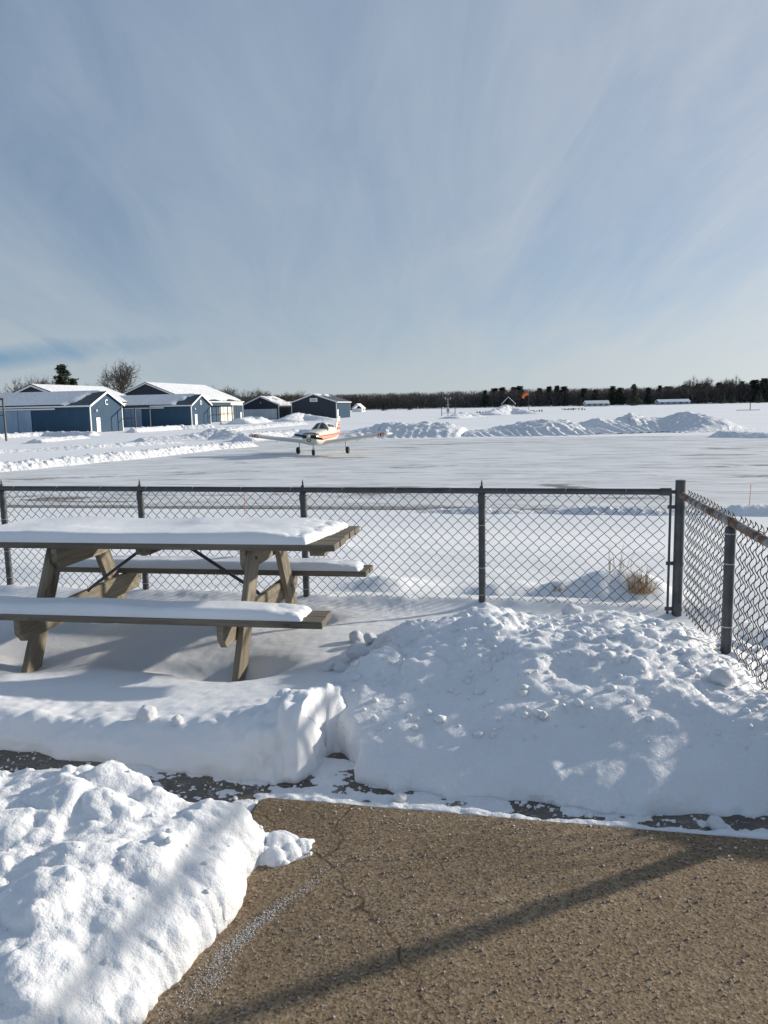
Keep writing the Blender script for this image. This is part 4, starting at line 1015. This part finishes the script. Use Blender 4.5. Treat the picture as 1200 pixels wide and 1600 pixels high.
def patch(name, m_, y0, y1, t0, t1, off, parent, ny=10, nt_=10, shape=None):
    V = []
    for i in range(ny + 1):
        for k in range(nt_ + 1):
            a = t0 + (t1 - t0) * k / nt_; y = y0 + (y1 - y0) * i / ny
            if shape: y, a = shape(i / ny, k / nt_, y, a)
            V.append(skin(y, a, off))
    n = nt_ + 1
    b = MB().add(V, [(i * n + k, i * n + k + 1, (i + 1) * n + k + 1, (i + 1) * n + k) for i in range(ny) for k in range(nt_)])
    return b.build(name, m_, parent, smooth=True)
ys = sorted(set(list(RY) + list(np.linspace(0.25, 6.8, 50)))); NS = 40; V = []; F = []
for y in ys: V += [skin(y, 2 * math.pi * k / NS) for k in range(NS)]
for i in range(len(ys) - 1): F += [(i * NS + k, i * NS + (k + 1) % NS, (i + 1) * NS + (k + 1) % NS, (i + 1) * NS + k) for k in range(NS)]
F += [tuple(range(NS)), tuple(range((len(ys) - 1) * NS, len(ys) * NS))]
fus = MB().add(V, F).build('fuselage', M['cream_paint'], ap, auto=50)
D = R
ws = lambda i, k, y, a: (y + 0.28 * abs(k - 0.0) ** 2 * (1 - i), a)
for sg, nm_ in ((1, 'right'), (-1, 'left')):
    t0, t1 = (D(88), D(17)) if sg > 0 else (D(92), D(163))
    wsd = patch('windshield', M['glass'], 2.0, 2.58, t0, t1, 0.012, fus, shape=ws)
    a0, a1 = (D(24), D(46)) if sg > 0 else (D(156), D(134))
    patch('side_window', M['glass'], 2.78, 3.35, a0, a1, 0.012, fus)
    patch('side_window', M['glass'], 3.42, 4.0, a0, a1 - sg * D(3), 0.012, fus)
    s0 = (lambda x: D(x)) if sg > 0 else (lambda x: D(180 - x))
    for y0, y1, za, zb_ in ((0.5, 6.2, (1.13, 1.19), (1.22, 1.26)), (0.7, 6.0, (1.06, 1.155), (1.10, 1.175)), (1.0, 5.6, (0.93, 1.11), (1.01, 1.14))):
        def sh(i, k, y, a_, za=za, zb_=zb_, sg=sg, y0=y0, y1=y1):
            lo = za[0] + (za[1] - za[0]) * i; hi = zb_[0] + (zb_[1] - zb_[0]) * i; z = lo + (hi - lo) * k
            zb1, zt1 = (np.interp(y, RY, [q_[j] for q_ in RING]) for j in (2, 3)); sn = (z - (zb1 + zt1) / 2) / ((zt1 - zb1) / 2)
            t_a = math.asin(max(-0.99, min(0.99, math.copysign(abs(sn) ** (1 / 0.62), sn)))); return y, (t_a if sg > 0 else math.pi - t_a)
        patch('stripe', M['stripe'], y0, y1, 0, 1, 0.006, fus, ny=30, nt_=3, shape=sh)
    # cheek inlet and the black mask over it
    patch('nose_mask', M['black'], 0.255, 0.62, s0(16), s0(40), 0.008, fus, ny=5, nt_=6)
for s in (-1, 1): MB().prism([(s * 0.10, 1.07), (s * 0.10, 1.26), (s * 0.38, 1.28), (s * 0.45, 1.21), (s * 0.42, 1.09)], 1, 0.185 + YO, 0.215 + YO).build('air_inlet', M['black'], fus)
b = MB().lathe([(0.155, 0.0), (0.155, 0.03)], 24, (0.0, 0.17 + YO, 0.965), 1); b.build('lower_inlet', M['black'], fus)
V = []; F = []; nn = 24
for k in range(nn):
    a = 2 * math.pi * k / nn
    for r_, y in ((0.15, 0.16), (0.105, 0.15), (0.105, 0.165)): V.append((r_ * 1.25 * math.cos(a), y + YO, 0.965 + r_ * math.sin(a)))
for k in range(nn):
    for q in range(2): F.append((k * 3 + q, ((k + 1) % nn) * 3 + q, ((k + 1) % nn) * 3 + q + 1, k * 3 + q + 1))
MB().add(V, F).build('inlet_ring', M['cream_paint'], fus)
MB().lathe([(0.06, 0), (0.06, 0.01)], 14, (0, 0.145 + YO, 0.965), 1).build('landing_light', M['alloy'], fus)
patch('nose_mask', M['black'], 0.215, 0.40, D(28), D(152), 0.008, fus, ny=4, nt_=14)
# propeller
pr = MB().lathe([(0.005, -0.16), (0.07, -0.12), (0.115, -0.04), (0.125, 0.06), (0.125, 0.20)], 20, (0, 0.08 + YO, 1.17), 1).build('spinner', M['cream_paint'], ap, auto=40)
tilt = R(-9)
for s in (-1, 1):
    V = []; sec = [(0.10, 0.045, 0.5), (0.3, 0.065, 0.55), (0.6, 0.075, 0.40), (0.82, 0.06, 0.3), (0.93, 0.02, 0.25)]
    for r_, ch, tw in sec:
        for a, t_ in ((-1, 0), (0, 0.012), (1, 0), (0, -0.012)):
            dz = a * ch * math.cos(tw); dy = a * ch * math.sin(tw) * s + t_
            x = s * r_; V.append((x * math.cos(tilt) - dz * math.sin(tilt), 0.08 + YO + dy, 1.17 + x * math.sin(tilt) + dz * math.cos(tilt)))
    F = [(i * 4 + k, i * 4 + (k + 1) % 4, (i + 1) * 4 + (k + 1) % 4, (i + 1) * 4 + k) for i in range(len(sec) - 1) for k in range(4)] + [(0, 1, 2, 3), (16, 17, 18, 19)]
    MB().add(V, F).build('propeller_blade', M['black'], ap)
# wings
def foil(ch, th): return [(x * ch, t_ * th * ch) for x, t_ in ((0, 0), (0.02, 0.28), (0.1, 0.52), (0.3, 0.62), (0.6, 0.42), (1.0, 0.02), (1.0, -0.02), (0.6, -0.25), (0.3, -0.38), (0.1, -0.32), (0.02, -0.2))]
def wing_sec(x, s, chord, yle, z, th):
    return [(s * x, yle + a, z + b_) for a, b_ in foil(chord, th)]
DI = math.tan(R(7.0))
def wing(s):
    secs = []; ZW = 0.72
    for x, ch, yle in ((0.50, 1.9, 1.35), (1.05, 1.62, 1.62), (4.28, 1.60, 1.62), (4.45, 1.55, 1.65), (4.57, 1.25, 1.80), (4.61, 0.7, 2.1)):
        secs.append(wing_sec(x, s, ch, yle + YO, ZW + (x - 0.5) * DI, 0.145 if x < 4.5 else 0.12))
    V = [p for q in secs for p in q]; n = 11
    F = [(i * n + k, i * n + (k + 1) % n, (i + 1) * n + (k + 1) % n, (i + 1) * n + k) for i in range(len(secs) - 1) for k in range(n)] + [tuple(range(n)), tuple(range((len(secs) - 1) * n, len(secs) * n))]
    wg = MB().add(V, F).build('wing', M['cream_paint'], ap, auto=35)
    for k in range(3):                                    # three orange bands by the tip
        x0, x1 = 3.88 + k * 0.15, 3.96 + k * 0.15
        pts = []
        for x in (x0, x1):
            z = ZW + (x - 0.5) * DI
            pts += [(s * x, 1.62 + YO - 0.006 + a * 1.012, z + b_ * 1.06) for a, b_ in foil(1.6, 0.145)]
        MB().add(pts, [(i, (i + 1) % n, n + (i + 1) % n, n + i) for i in range(n)]).build('wing_band', M['stripe' if k != 1 else 'black'], wg)
    # main gear
    wx = 1.53; zt_ = ZW + (wx - 0.5) * DI - 0.05; wy = 1.9
    g_ = MB().tube([(s * wx, wy, zt_), (s * wx, wy, 0.40), (s * wx, wy + 0.01, 0.24)], [0.045, 0.04, 0.032], 10); g_.tube([(s * (wx - 0.02), wy, 0.22), (s * (wx + 0.13), wy, 0.22)], 0.025, 8)
    g_.build('gear_leg', M['alloy'], ap, auto=40)
    wheel(s * (wx + 0.11), wy, 0.215, 0.215, 0.085)
    MB().tube([(s * 2.6, 1.64 + YO, ZW + 2.1 * DI - 0.08), (s * 2.6, 1.60 + YO, ZW + 2.1 * DI - 0.2)], 0.012, 6).build('pitot_mast', M['black'], wg)
def wheel(x, y, z, r, wd):
    ty = MB().lathe([(r * 0.55, -wd), (r * 0.9, -wd), (r, -wd * 0.5), (r, wd * 0.5), (r * 0.9, wd), (r * 0.55, wd)], 24, (x, y, z), 0).build('wheel', M['rubber'], ap, auto=40)
    MB().lathe([(r * 0.54, -wd * 0.9), (r * 0.50, 0), (r * 0.54, wd * 0.9)], 16, (x, y, z), 0).build('rim', M['alloy'], ty)
for s in (-1, 1): wing(s)
nl = MB().tube([(0, 0.02, 0.72), (0, 0.01, 0.42)], 0.04, 10); nl.box((-0.085, -0.03, 0.15), (-0.068, 0.03, 0.44)); nl.box((0.068, -0.03, 0.15), (0.085, 0.03, 0.44)); nl.box((-0.085, -0.03, 0.40), (0.085, 0.03, 0.45))
nl.build('nose_gear_leg', M['alloy'], ap); wheel(0, 0, 0.185, 0.185, 0.06)
# tail
V = []
for z, yle, ch in ((1.18, 5.25, 1.55), (1.45, 5.75, 1.12), (2.20, 6.42, 0.66), (2.30, 6.55, 0.45)):
    V += [(b_, yle + YO + a, z) for a, b_ in foil(ch, 0.10)]
n = 11; F = [(i * n + k, i * n + (k + 1) % n, (i + 1) * n + (k + 1) % n, (i + 1) * n + k) for i in range(3) for k in range(n)] + [tuple(range(n)), tuple(range(3 * n, 4 * n))]
fin = MB().add(V, F).build('tail_fin', M['cream_paint'], ap, auto=35)
for z0, z1, sh in ((1.40, 1.60, 0), (1.66, 1.80, 0), (1.86, 1.94, 0)):
    V = []
    for z in (z0, z1):
        yle = np.interp(z, [1.18, 1.45, 2.2], [5.25, 5.75, 6.42]); ch = np.interp(z, [1.18, 1.45, 2.2], [1.55, 1.12, 0.66])
        V += [(b_ * 1.12, yle + YO - 0.008 + a * 1.012, z) for a, b_ in foil(ch, 0.10)]
    MB().add(V, [(i, (i + 1) % n, n + (i + 1) % n, n + i) for i in range(n)]).build('stripe', M['stripe'], fin)
MB().lathe([(0.03, 0), (0.035, 0.05), (0.01, 0.09)], 10, (0, 6.75 + YO, 2.30)).build('beacon', M['black'], fin)
for s in (-1, 1):
    secs = []
    for x, ch in ((0.08, 0.78), (1.45, 0.74), (1.53, 0.5)): secs += wing_sec(x, s, ch, 6.1 + YO, 1.14, 0.10)
    F = [(i * n + k, i * n + (k + 1) % n, (i + 1) * n + (k + 1) % n, (i + 1) * n + k) for i in range(2) for k in range(n)] + [tuple(range(n)), tuple(range(2 * n, 3 * n))]
    MB().add(secs, F).build('stabilator', M['cream_paint'], ap, auto=35)
MB().tube([(0, 3.0 + YO, 1.98), (0.0, 3.15 + YO, 2.25)], 0.008, 5).build('antenna', M['black'], fus)

# ------------------------------------------------------------------ windsock, weather station, markers
sp = on(826, 646, FIELD); sp.z = FIELD
r = empty('windsock', sp, 0, 'orange windsock drooping on a slim pole in the snowfield', 'windsock')
MB().tube([(0, 0, 0), (0, 0, 6.0)], [0.07, 0.045], 8).build('pole', M['frame'], r)
pts = [Vector((-0.1, 0, 5.75)), Vector((-0.7, 0, 5.72)), Vector((-1.3, 0, 5.4)), Vector((-1.6, 0, 4.85)), Vector((-1.72, 0, 4.35))]
M['sock'] = mat('windsock_cloth', (0.72, 0.16, 0.05), 0.8)
MB().tube(pts, [0.52, 0.48, 0.46, 0.36, 0.25], 14, cap=False).build('sock', M['sock'], r, smooth=True)
MB().lathe([(0.54, 0), (0.54, 0.06)], 16, (-0.12, 0, 5.75), 0).build('hoop', M['frame'], r)
wp = on(700, 650, FIELD); wp.z = FIELD
M['mast'] = mat('grey_mast_paint', (0.35, 0.36, 0.37), 0.5)
r = empty('weather_station', wp, 0, 'slim weather station mast with sensor arms in the snowfield', 'weather station')
MB().tube([(0, 0, 0), (0, 0, 4.6)], [0.12, 0.08], 8).build('mast', M['mast'], r)
b = MB().box((-0.8, -0.05, 4.4), (0.8, 0.05, 4.5)); b.lathe([(0.1, 4.5), (0.22, 4.75), (0.05, 4.95)], 8, (-0.7, 0, 0)); b.lathe([(0.1, 4.5), (0.22, 4.75), (0.05, 4.95)], 8, (0.7, 0, 0)); b.build('sensor_arm', M['mast'], r)
MB().box((-0.6, -0.05, 2.9), (0.6, 0.05, 3.0)).build('sensor_arm', M['mast'], r)
MB().box((-0.35, -0.2, 1.0), (0.35, 0.2, 1.9)).build('equipment_box', M['mast'], r)
for dx in (-1.7, 1.9):
    b = MB().tube([(dx, 0, 0), (dx, 0, 2.3)], 0.10, 6); b.build('side_post', M['frame'], r)
MB().box((-1.7, -0.03, 0.75), (1.9, 0.03, 0.83)).build('guard_rail', M['frame'], r)
q = on(1172, 641, FIELD); q.z = FIELD
r = empty('field_marker', q, 0, 'thin dark marker post far out on the right of the snowfield', 'marker')
MB().tube([(0, 0, 0), (0, 0, 2.1)], 0.10, 6).build('post', M['frame'], r); MB().box((-3.5, -0.1, 0), (2.5, 0.1, 0.12)).build('base_rail', M['frame'], r)
def tufts(x0, x1, y, n, seed, lab):
    g = random.Random(seed); b = MB()
    for k in range(n):
        p = on(x0 + (x1 - x0) * (k + g.uniform(-0.4, 0.4)) / n, y + g.uniform(-0.6, 0.6), FIELD); h = g.uniform(0.35, 0.8)
        for j in range(6):
            a = g.uniform(0, 6.28); b.tube([(p.x + 0.5 * math.cos(a), p.y + 0.5 * math.sin(a), FIELD), (p.x + 0.7 * math.cos(a), p.y + 0.7 * math.sin(a), FIELD + h)], [0.16, 0.05], 4)
    o = b.build('weed_tufts', M['straw_dark']); tag(o, lab, 'weeds', kind='stuff')
M['straw_dark'] = mat('dark_weeds', (0.10, 0.08, 0.055), 0.9)
tufts(748, 802, 645, 9, 3, 'dark weeds poking through the snow left of the mound')
tufts(815, 850, 643, 5, 4, 'dark weeds around the windsock pole')
tufts(880, 915, 640, 9, 5, 'row of dark weeds beyond the middle snow bank')
tufts(955, 1012, 631.5, 14, 6, 'row of dark weeds below the far building')

# ------------------------------------------------------------------ far houses
def house(name, lab, x, y, Y, wd, dp, h, rf, wall, roofm, rz=0.0, windows=2):
    p = far(x, y, Y); r = empty(name, Vector((p.x, p.y, FIELD)), rz, lab, 'building')
    MB().box((-wd / 2, 0, 0), (wd / 2, dp, h)).build('wall', wall, r)
    b = MB().prism([(-0.4, h - 0.1), (dp / 2, h + rf), (dp + 0.4, h - 0.1), (dp + 0.4, h + 0.15), (dp / 2, h + rf + 0.3), (-0.4, h + 0.15)], 0, -wd / 2 - 0.4, wd / 2 + 0.4); b.build('roof', roofm, r)
    for k in range(windows):
        xx = -wd / 2 + wd * (k + 0.5) / windows
        wn_ = MB().box((xx - 0.8, -0.12, 0.7), (xx + 0.8, -0.03, 1.6)).build('window', M['glass'], r)
    return r
M['brownwall'] = mat('brown_house_wall', (0.10, 0.085, 0.075), 0.8); M['palewall'] = mat('pale_house_wall', (0.40, 0.42, 0.45), 0.7)
house('farmhouse', 'dark house with a white gable at the edge of the woods near the windsock', 805, 636, 470, 10, 8, 2.6, 4.2, M['brownwall'], M['far_snow'], R(80))
gbl = house('farmhouse', 'white low farmhouse with snowy roof before the woods on the right', 934, 632, 520, 15, 9, 1.9, 1.7, M['palewall'], M['far_snow'], R(-4), 4)
house('low_barn', 'long low pale building with snowy roof at the far right woods', 1054, 630, 540, 21, 9, 1.9, 1.5, M['pale'], M['far_snow'], R(-3), 5)
house('white_shed', 'tiny white shed at the wood edge right of the blue hangar wall', 568, 641, 460, 5.5, 6, 2.0, 2.6, M['white'], M['far_snow'], R(70), 1)

# ------------------------------------------------------------------ trees
M['bark'] = mat('bare_bark', (0.075, 0.062, 0.052), 0.9)
M['twig'] = mat('bare_twigs', (0.085, 0.070, 0.060), 0.9)
def nd_build(t, b):
    c = ramp(t, noise(t, coords(t), 0.8, 4), [(0.3, (0.022, 0.034, 0.022)), (0.7, (0.055, 0.075, 0.045))]); t.links.new(c, b.inputs['Base Color'])
M['needles'] = mat('pine_needles', (0.03, 0.045, 0.025), 0.8, build=nd_build)
def wood_mass_build(t, b):
    c = ramp(t, noise(t, coords(t), 0.05, 5), [(0.3, (0.065, 0.058, 0.054)), (0.5, (0.10, 0.088, 0.08)), (0.72, (0.14, 0.124, 0.113))]); t.links.new(c, b.inputs['Base Color'])  # tones lifted to stand in for haze over the far woods
M['woods'] = mat('bare_woodland', (0.06, 0.05, 0.05), 0.9, build=wood_mass_build)
def bare_tree_meshes(seed, H_=14.0, spread=1.0):
    g = random.Random(seed); trunk = MB(); tw = MB()
    def grow(p, d, L, r, depth):
        pts = [p]; q = p.copy(); dd = d.copy()
        for k in range(3):
            dd = (dd + Vector((g.uniform(-.13, .13), g.uniform(-.13, .13), g.uniform(-.03, .10)))).normalized(); q = q + dd * (L / 3); pts.append(q.copy())
        (trunk if depth < 2 else tw).tube(pts, [r, r * 0.85, r * 0.72, r * 0.6], 6 if depth < 2 else 3, cap=False)
        if depth >= 6: return
        n = {0: 5, 1: 4, 2: 4, 3: 3, 4: 3, 5: 2}[depth]
        for k in range(n):
            t_ = g.uniform(0.45, 1.0) if k else 1.0; i = min(2, int(t_ * 3)); bp = pts[i].lerp(pts[i + 1], min(1, t_ * 3 - i))
            a = g.uniform(0, 6.283); tl = g.uniform(0.35, 0.85) * spread
            ax = dd.orthogonal().normalized(); ax.rotate(Matrix.Rotation(a, 3, dd)); nd_ = (dd * math.cos(tl) + ax * math.sin(tl)); nd_.z += 0.12; nd_.normalize()
            grow(bp, nd_, L * g.uniform(0.60, 0.82), max(0.012, r * (0.62 if k else 0.7)), depth + 1)
    grow(Vector((0, 0, 0)), Vector((0, 0, 1)), H_ * 0.35, H_ * 0.022, 0)
    return trunk, tw
def bare_tree(lab, x, ybase, Y, H_, seed, spread=1.0, proto=None):
    p = far(x, ybase, Y); loc = Vector((p.x, p.y, FIELD))
    if proto is not None:
        o = copy_tree(proto); o.location = loc; s = H_ / proto['h']; o.scale = (s * spread, s * spread, s); o.rotation_euler = (0, 0, seed * 1.7); o['label'] = lab; return o
    r = empty('bare_tree', loc, 0, lab, 'tree', 'trees behind the hangars'); a, b_ = bare_tree_meshes(seed, H_, spread)
    a.build('trunk', M['bark'], r); b_.build('crown', M['twig'], r); r['h'] = H_
    return r
t1 = bare_tree('large round-crowned bare tree behind the gap between the two big hangars', 193, 640, 235, 18.5, 11, 1.1)
t2 = bare_tree('bare tree left of the dark pine', 62, 645, 232, 14.0, 12, 1.0)
bare_tree('bare tree standing left of two, nearest the left edge', 42, 645, 240, 13.5, 13, 1.05)
for k, (x, Y, H_, sp_, pr_, lab) in enumerate([
        (78, 238, 14.0, 1.0, t1, 'bare tree partly hidden by the dark pine'),
        (5, 250, 11.0, 1.3, t2, 'low bare tree at the left edge of the picture'),
        (22, 260, 11.0, 1.2, t1, 'low bare tree second from the left edge'),
        (133, 250, 12.0, 1.0, t2, 'slim bare tree between the pine and the round-crowned tree'),
        (150, 262, 12.0, 1.1, t1, 'small bare tree just left of the round-crowned tree'),
        (340, 262, 11.0, 1.1, t2, 'bare treetop above the right end of the tallest hangar'),
        (357, 270, 11.0, 1.2, t1, 'smaller bare treetop right of the tallest hangar roof'),
        (378, 285, 10.0, 1.3, t2, 'low bare tree left of the low dark hangar'),
        (405, 290, 10.5, 1.3, t1, 'bare tree rising behind the low dark hangar roof'),
        (422, 300, 9.5, 1.4, t2, 'bare tree between the two dark hangars'),
        (448, 310, 9.5, 1.4, t1, 'bare tree left of the signed hangar gable'),
        (465, 310, 10.0, 1.3, t2, 'bare treetop just above the signed hangar roof')]):
    bare_tree(lab, x, 645, Y, H_, 20 + k, sp_, pr_)
def pine_meshes(seed, H_, full=1.0, bare=0.25, n=1500):
    g = np.random.default_rng(seed); V = []; F = []
    lev = np.linspace(bare, 0.97, 16); c = []
    for l in lev:
        R_ = full * H_ * 0.21 * (1 - l) ** 0.65 + 0.25; nb = 6
        for k in range(nb):
            a = g.uniform(0, 6.283); e = R_ * g.uniform(0.55, 1.1)
            for t_ in np.linspace(0.25, 1, 5): c.append((e * t_ * math.cos(a), e * t_ * math.sin(a), l * H_ + 0.25 * e * t_ + g.normal(0, 0.12), 0.10 * H_ ** 0.75 * (1.15 - 0.4 * t_)))
    for (x, y, z, s) in c:
        for j in range(7):
            o_ = g.normal(0, s * 0.55, 3) * [1, 1, 0.5]; p = np.array([x, y, z]) + o_; i = len(V)
            for q in range(3): V.append(p + g.normal(0, s * 0.5, 3) * [1, 1, 0.6])
            F.append((i, i + 1, i + 2))
    tr = MB().tube([(0, 0, 0), (0, 0, H_ * 0.5), (0, 0, H_ * 0.96)], [H_ * 0.022, H_ * 0.014, 0.03], 7)
    return tr, new_mesh('crown', np.array(V), np.array(F))
def pine(lab, p, H_, seed, group, full=1.0, bare=0.2):
    r = empty('pine_tree', Vector((p.x, p.y, FIELD)), 0, lab, 'tree', group); tr, cm = pine_meshes(seed, H_, full, bare)
    tr.build('trunk', M['bark'], r); link('crown', cm, M['needles'], r); r['h'] = H_; return r
pine('dark pine tree standing behind the large hangar at the left', far(101, 640, 222), 16.2, 31, 'trees behind the hangars', 1.45, 0.25)
pine('smaller dark pine close beside the tall pine at the left', far(117, 640, 225), 12.5, 32, 'trees behind the hangars', 0.8, 0.2)
# the far wood: one mass
def wood_edge(x):                                        # distance of the wood for an image column
    return np.interp(x, [-200, 200, 540, 700, 900, 1050, 1200, 1400], [520, 560, 720, 700, 640, 590, 560, 520])
def wood_top(x):                                         # top line of the trees
    return np.interp(x, [-200, 350, 540, 640, 740, 800, 900, 1000, 1060, 1130, 1200, 1400], [610, 618, 614, 611, 608.5, 606, 605, 604, 601, 598, 593, 589])
g = np.random.default_rng(77); nT = 6200; nS = 56
xs = g.uniform(-160, 1380, nT); dep = wood_edge(xs) + g.random(nT) ** 1.2 * 130
B0 = np.array([list(far(x, 640, d_)) for x, d_ in zip(xs, dep)]); B0[:, 2] = FIELD
hz = np.array([far(x, y_, d_).z for x, y_, d_ in zip(xs, wood_top(xs), dep)]) - FIELD
Ht = hz * g.uniform(0.70, 1.04, nT)
t_ = g.random((nT, nS)) ** 0.8; a = g.uniform(0, 6.283, (nT, nS)); r_ = (0.10 + 0.20 * np.sin(np.pi * np.clip(t_, 0, 1) ** 0.8)) * Ht[:, None] * np.sqrt(g.random((nT, nS)))
c = B0[:, None] + np.stack([r_ * np.cos(a), r_ * np.sin(a), t_ * Ht[:, None] * 0.86], -1)
dr = np.stack([np.cos(a) * 0.55, np.sin(a) * 0.55, np.full_like(a, 1.0)], -1) * g.uniform(1.2, 2.6, (nT, nS, 1)); wd = g.normal(0, 1, (nT, nS, 3)) * [1, 1, 0.2]
wd = wd / np.linalg.norm(wd, axis=2, keepdims=True) * g.uniform(0.10, 0.42, (nT, nS, 1)) * (1.5 - t_)[..., None]
V = np.stack([c - wd, c + wd, c + dr], 2).reshape(-1, 3); F = np.arange(len(V)).reshape(-1, 3)
tag(link('woodland', new_mesh('woodland', V, F), M['woods']), 'far dark bare woodland along the horizon', 'woods', kind='stuff')
# pines that stand out of it
protos = [pine('dark pine top rising from the far woods on the right half of the horizon', Vector((0, 0, 0)), 14.0, 41 + k, 'pines standing out of the far woods', 1.25, 0.05) for k in range(3)]
PX = [(758, 610), (773, 607), (785, 606), (803, 605), (812, 603.5), (843, 607), (858, 604), (870, 603), (881, 604.5), (912, 607), (930, 609), (957, 604), (968, 606), (1012, 606), (1030, 603), (1042, 604), (1068, 602), (1090, 600), (1103, 599), (1122, 598), (1141, 598.5), (1158, 596), (1178, 594), (1194, 592)]
ORD = 'first second third fourth fifth sixth seventh eighth ninth tenth eleventh twelfth thirteenth fourteenth fifteenth sixteenth seventeenth eighteenth nineteenth twentieth twenty-first twenty-second twenty-third twenty-fourth'.split()
for k, (x, yt) in enumerate(PX):
    d_ = float(wood_edge(x)) - 6 + (k * 37 % 40); p = far(x, 640, d_); top = far(x, yt, d_).z
    o = protos[k] if k < 3 else copy_tree(protos[k % 3])
    s = (top - FIELD) / 14.0; o.location = (p.x, p.y, FIELD); o.scale = (s * (1.3 + 0.9 * (k * 13 % 7) / 7),) * 2 + (s,); o.rotation_euler = (0, 0, k * 1.1)
    o['label'] = 'dark pine rising from the far woods, %s from the left along the skyline' % ORD[k]
big_p = pine('broad black-green pine clump standing forward of the far woods', far(990, 640, 500), 13.5, 51, 'dark trees before the woods', 2.0, 0.0)
for x, yt, d_, sx, lab in ((918, 622, 560, 1.6, 'low dark pine left of the white farmhouse'), (905, 618, 580, 1.7, 'dark bushy pine between the mound and the farmhouse'), (1128, 614, 520, 1.5, 'dark pine in the right part of the wood edge'), (1143, 615, 530, 1.5, 'second dark pine in the right part of the wood edge'), (1185, 612, 510, 1.6, 'dark pine nearest the right edge of the picture'), (600, 632, 520, 2.4, 'low dark bush right of the tiny white shed'), (640, 634, 540, 2.6, 'low dark bushes far behind the first snow bank')):
    o = copy_tree(big_p); p = far(x, 640, d_); s = (far(x, yt, d_).z - FIELD) / 13.5; o.location = (p.x, p.y, FIELD); o.scale = (s * sx * 0.7, s * sx * 0.7, s); o['label'] = lab
for k, (x, yt, lab) in enumerate(((1082, 587, 'tall pale bare tree above the woods, left one of the right group'), (1104, 588, 'tall pale bare tree above the woods beside the left one'), (1148, 586, 'tallest pale bare tree above the woods near the right edge'), (1133, 590, 'slim pale bare tree left of the tallest one'))):
    d_ = 570; p = far(x, 640, d_); o = copy_tree(t1 if k % 2 else t2); s = (far(x, yt, d_).z - FIELD) / (t1 if k % 2 else t2)['h']
    o.location = (p.x, p.y, FIELD); o.scale = (s * 0.8, s * 0.8, s); o['label'] = lab; o['group'] = 'tall bare trees above the far woods'
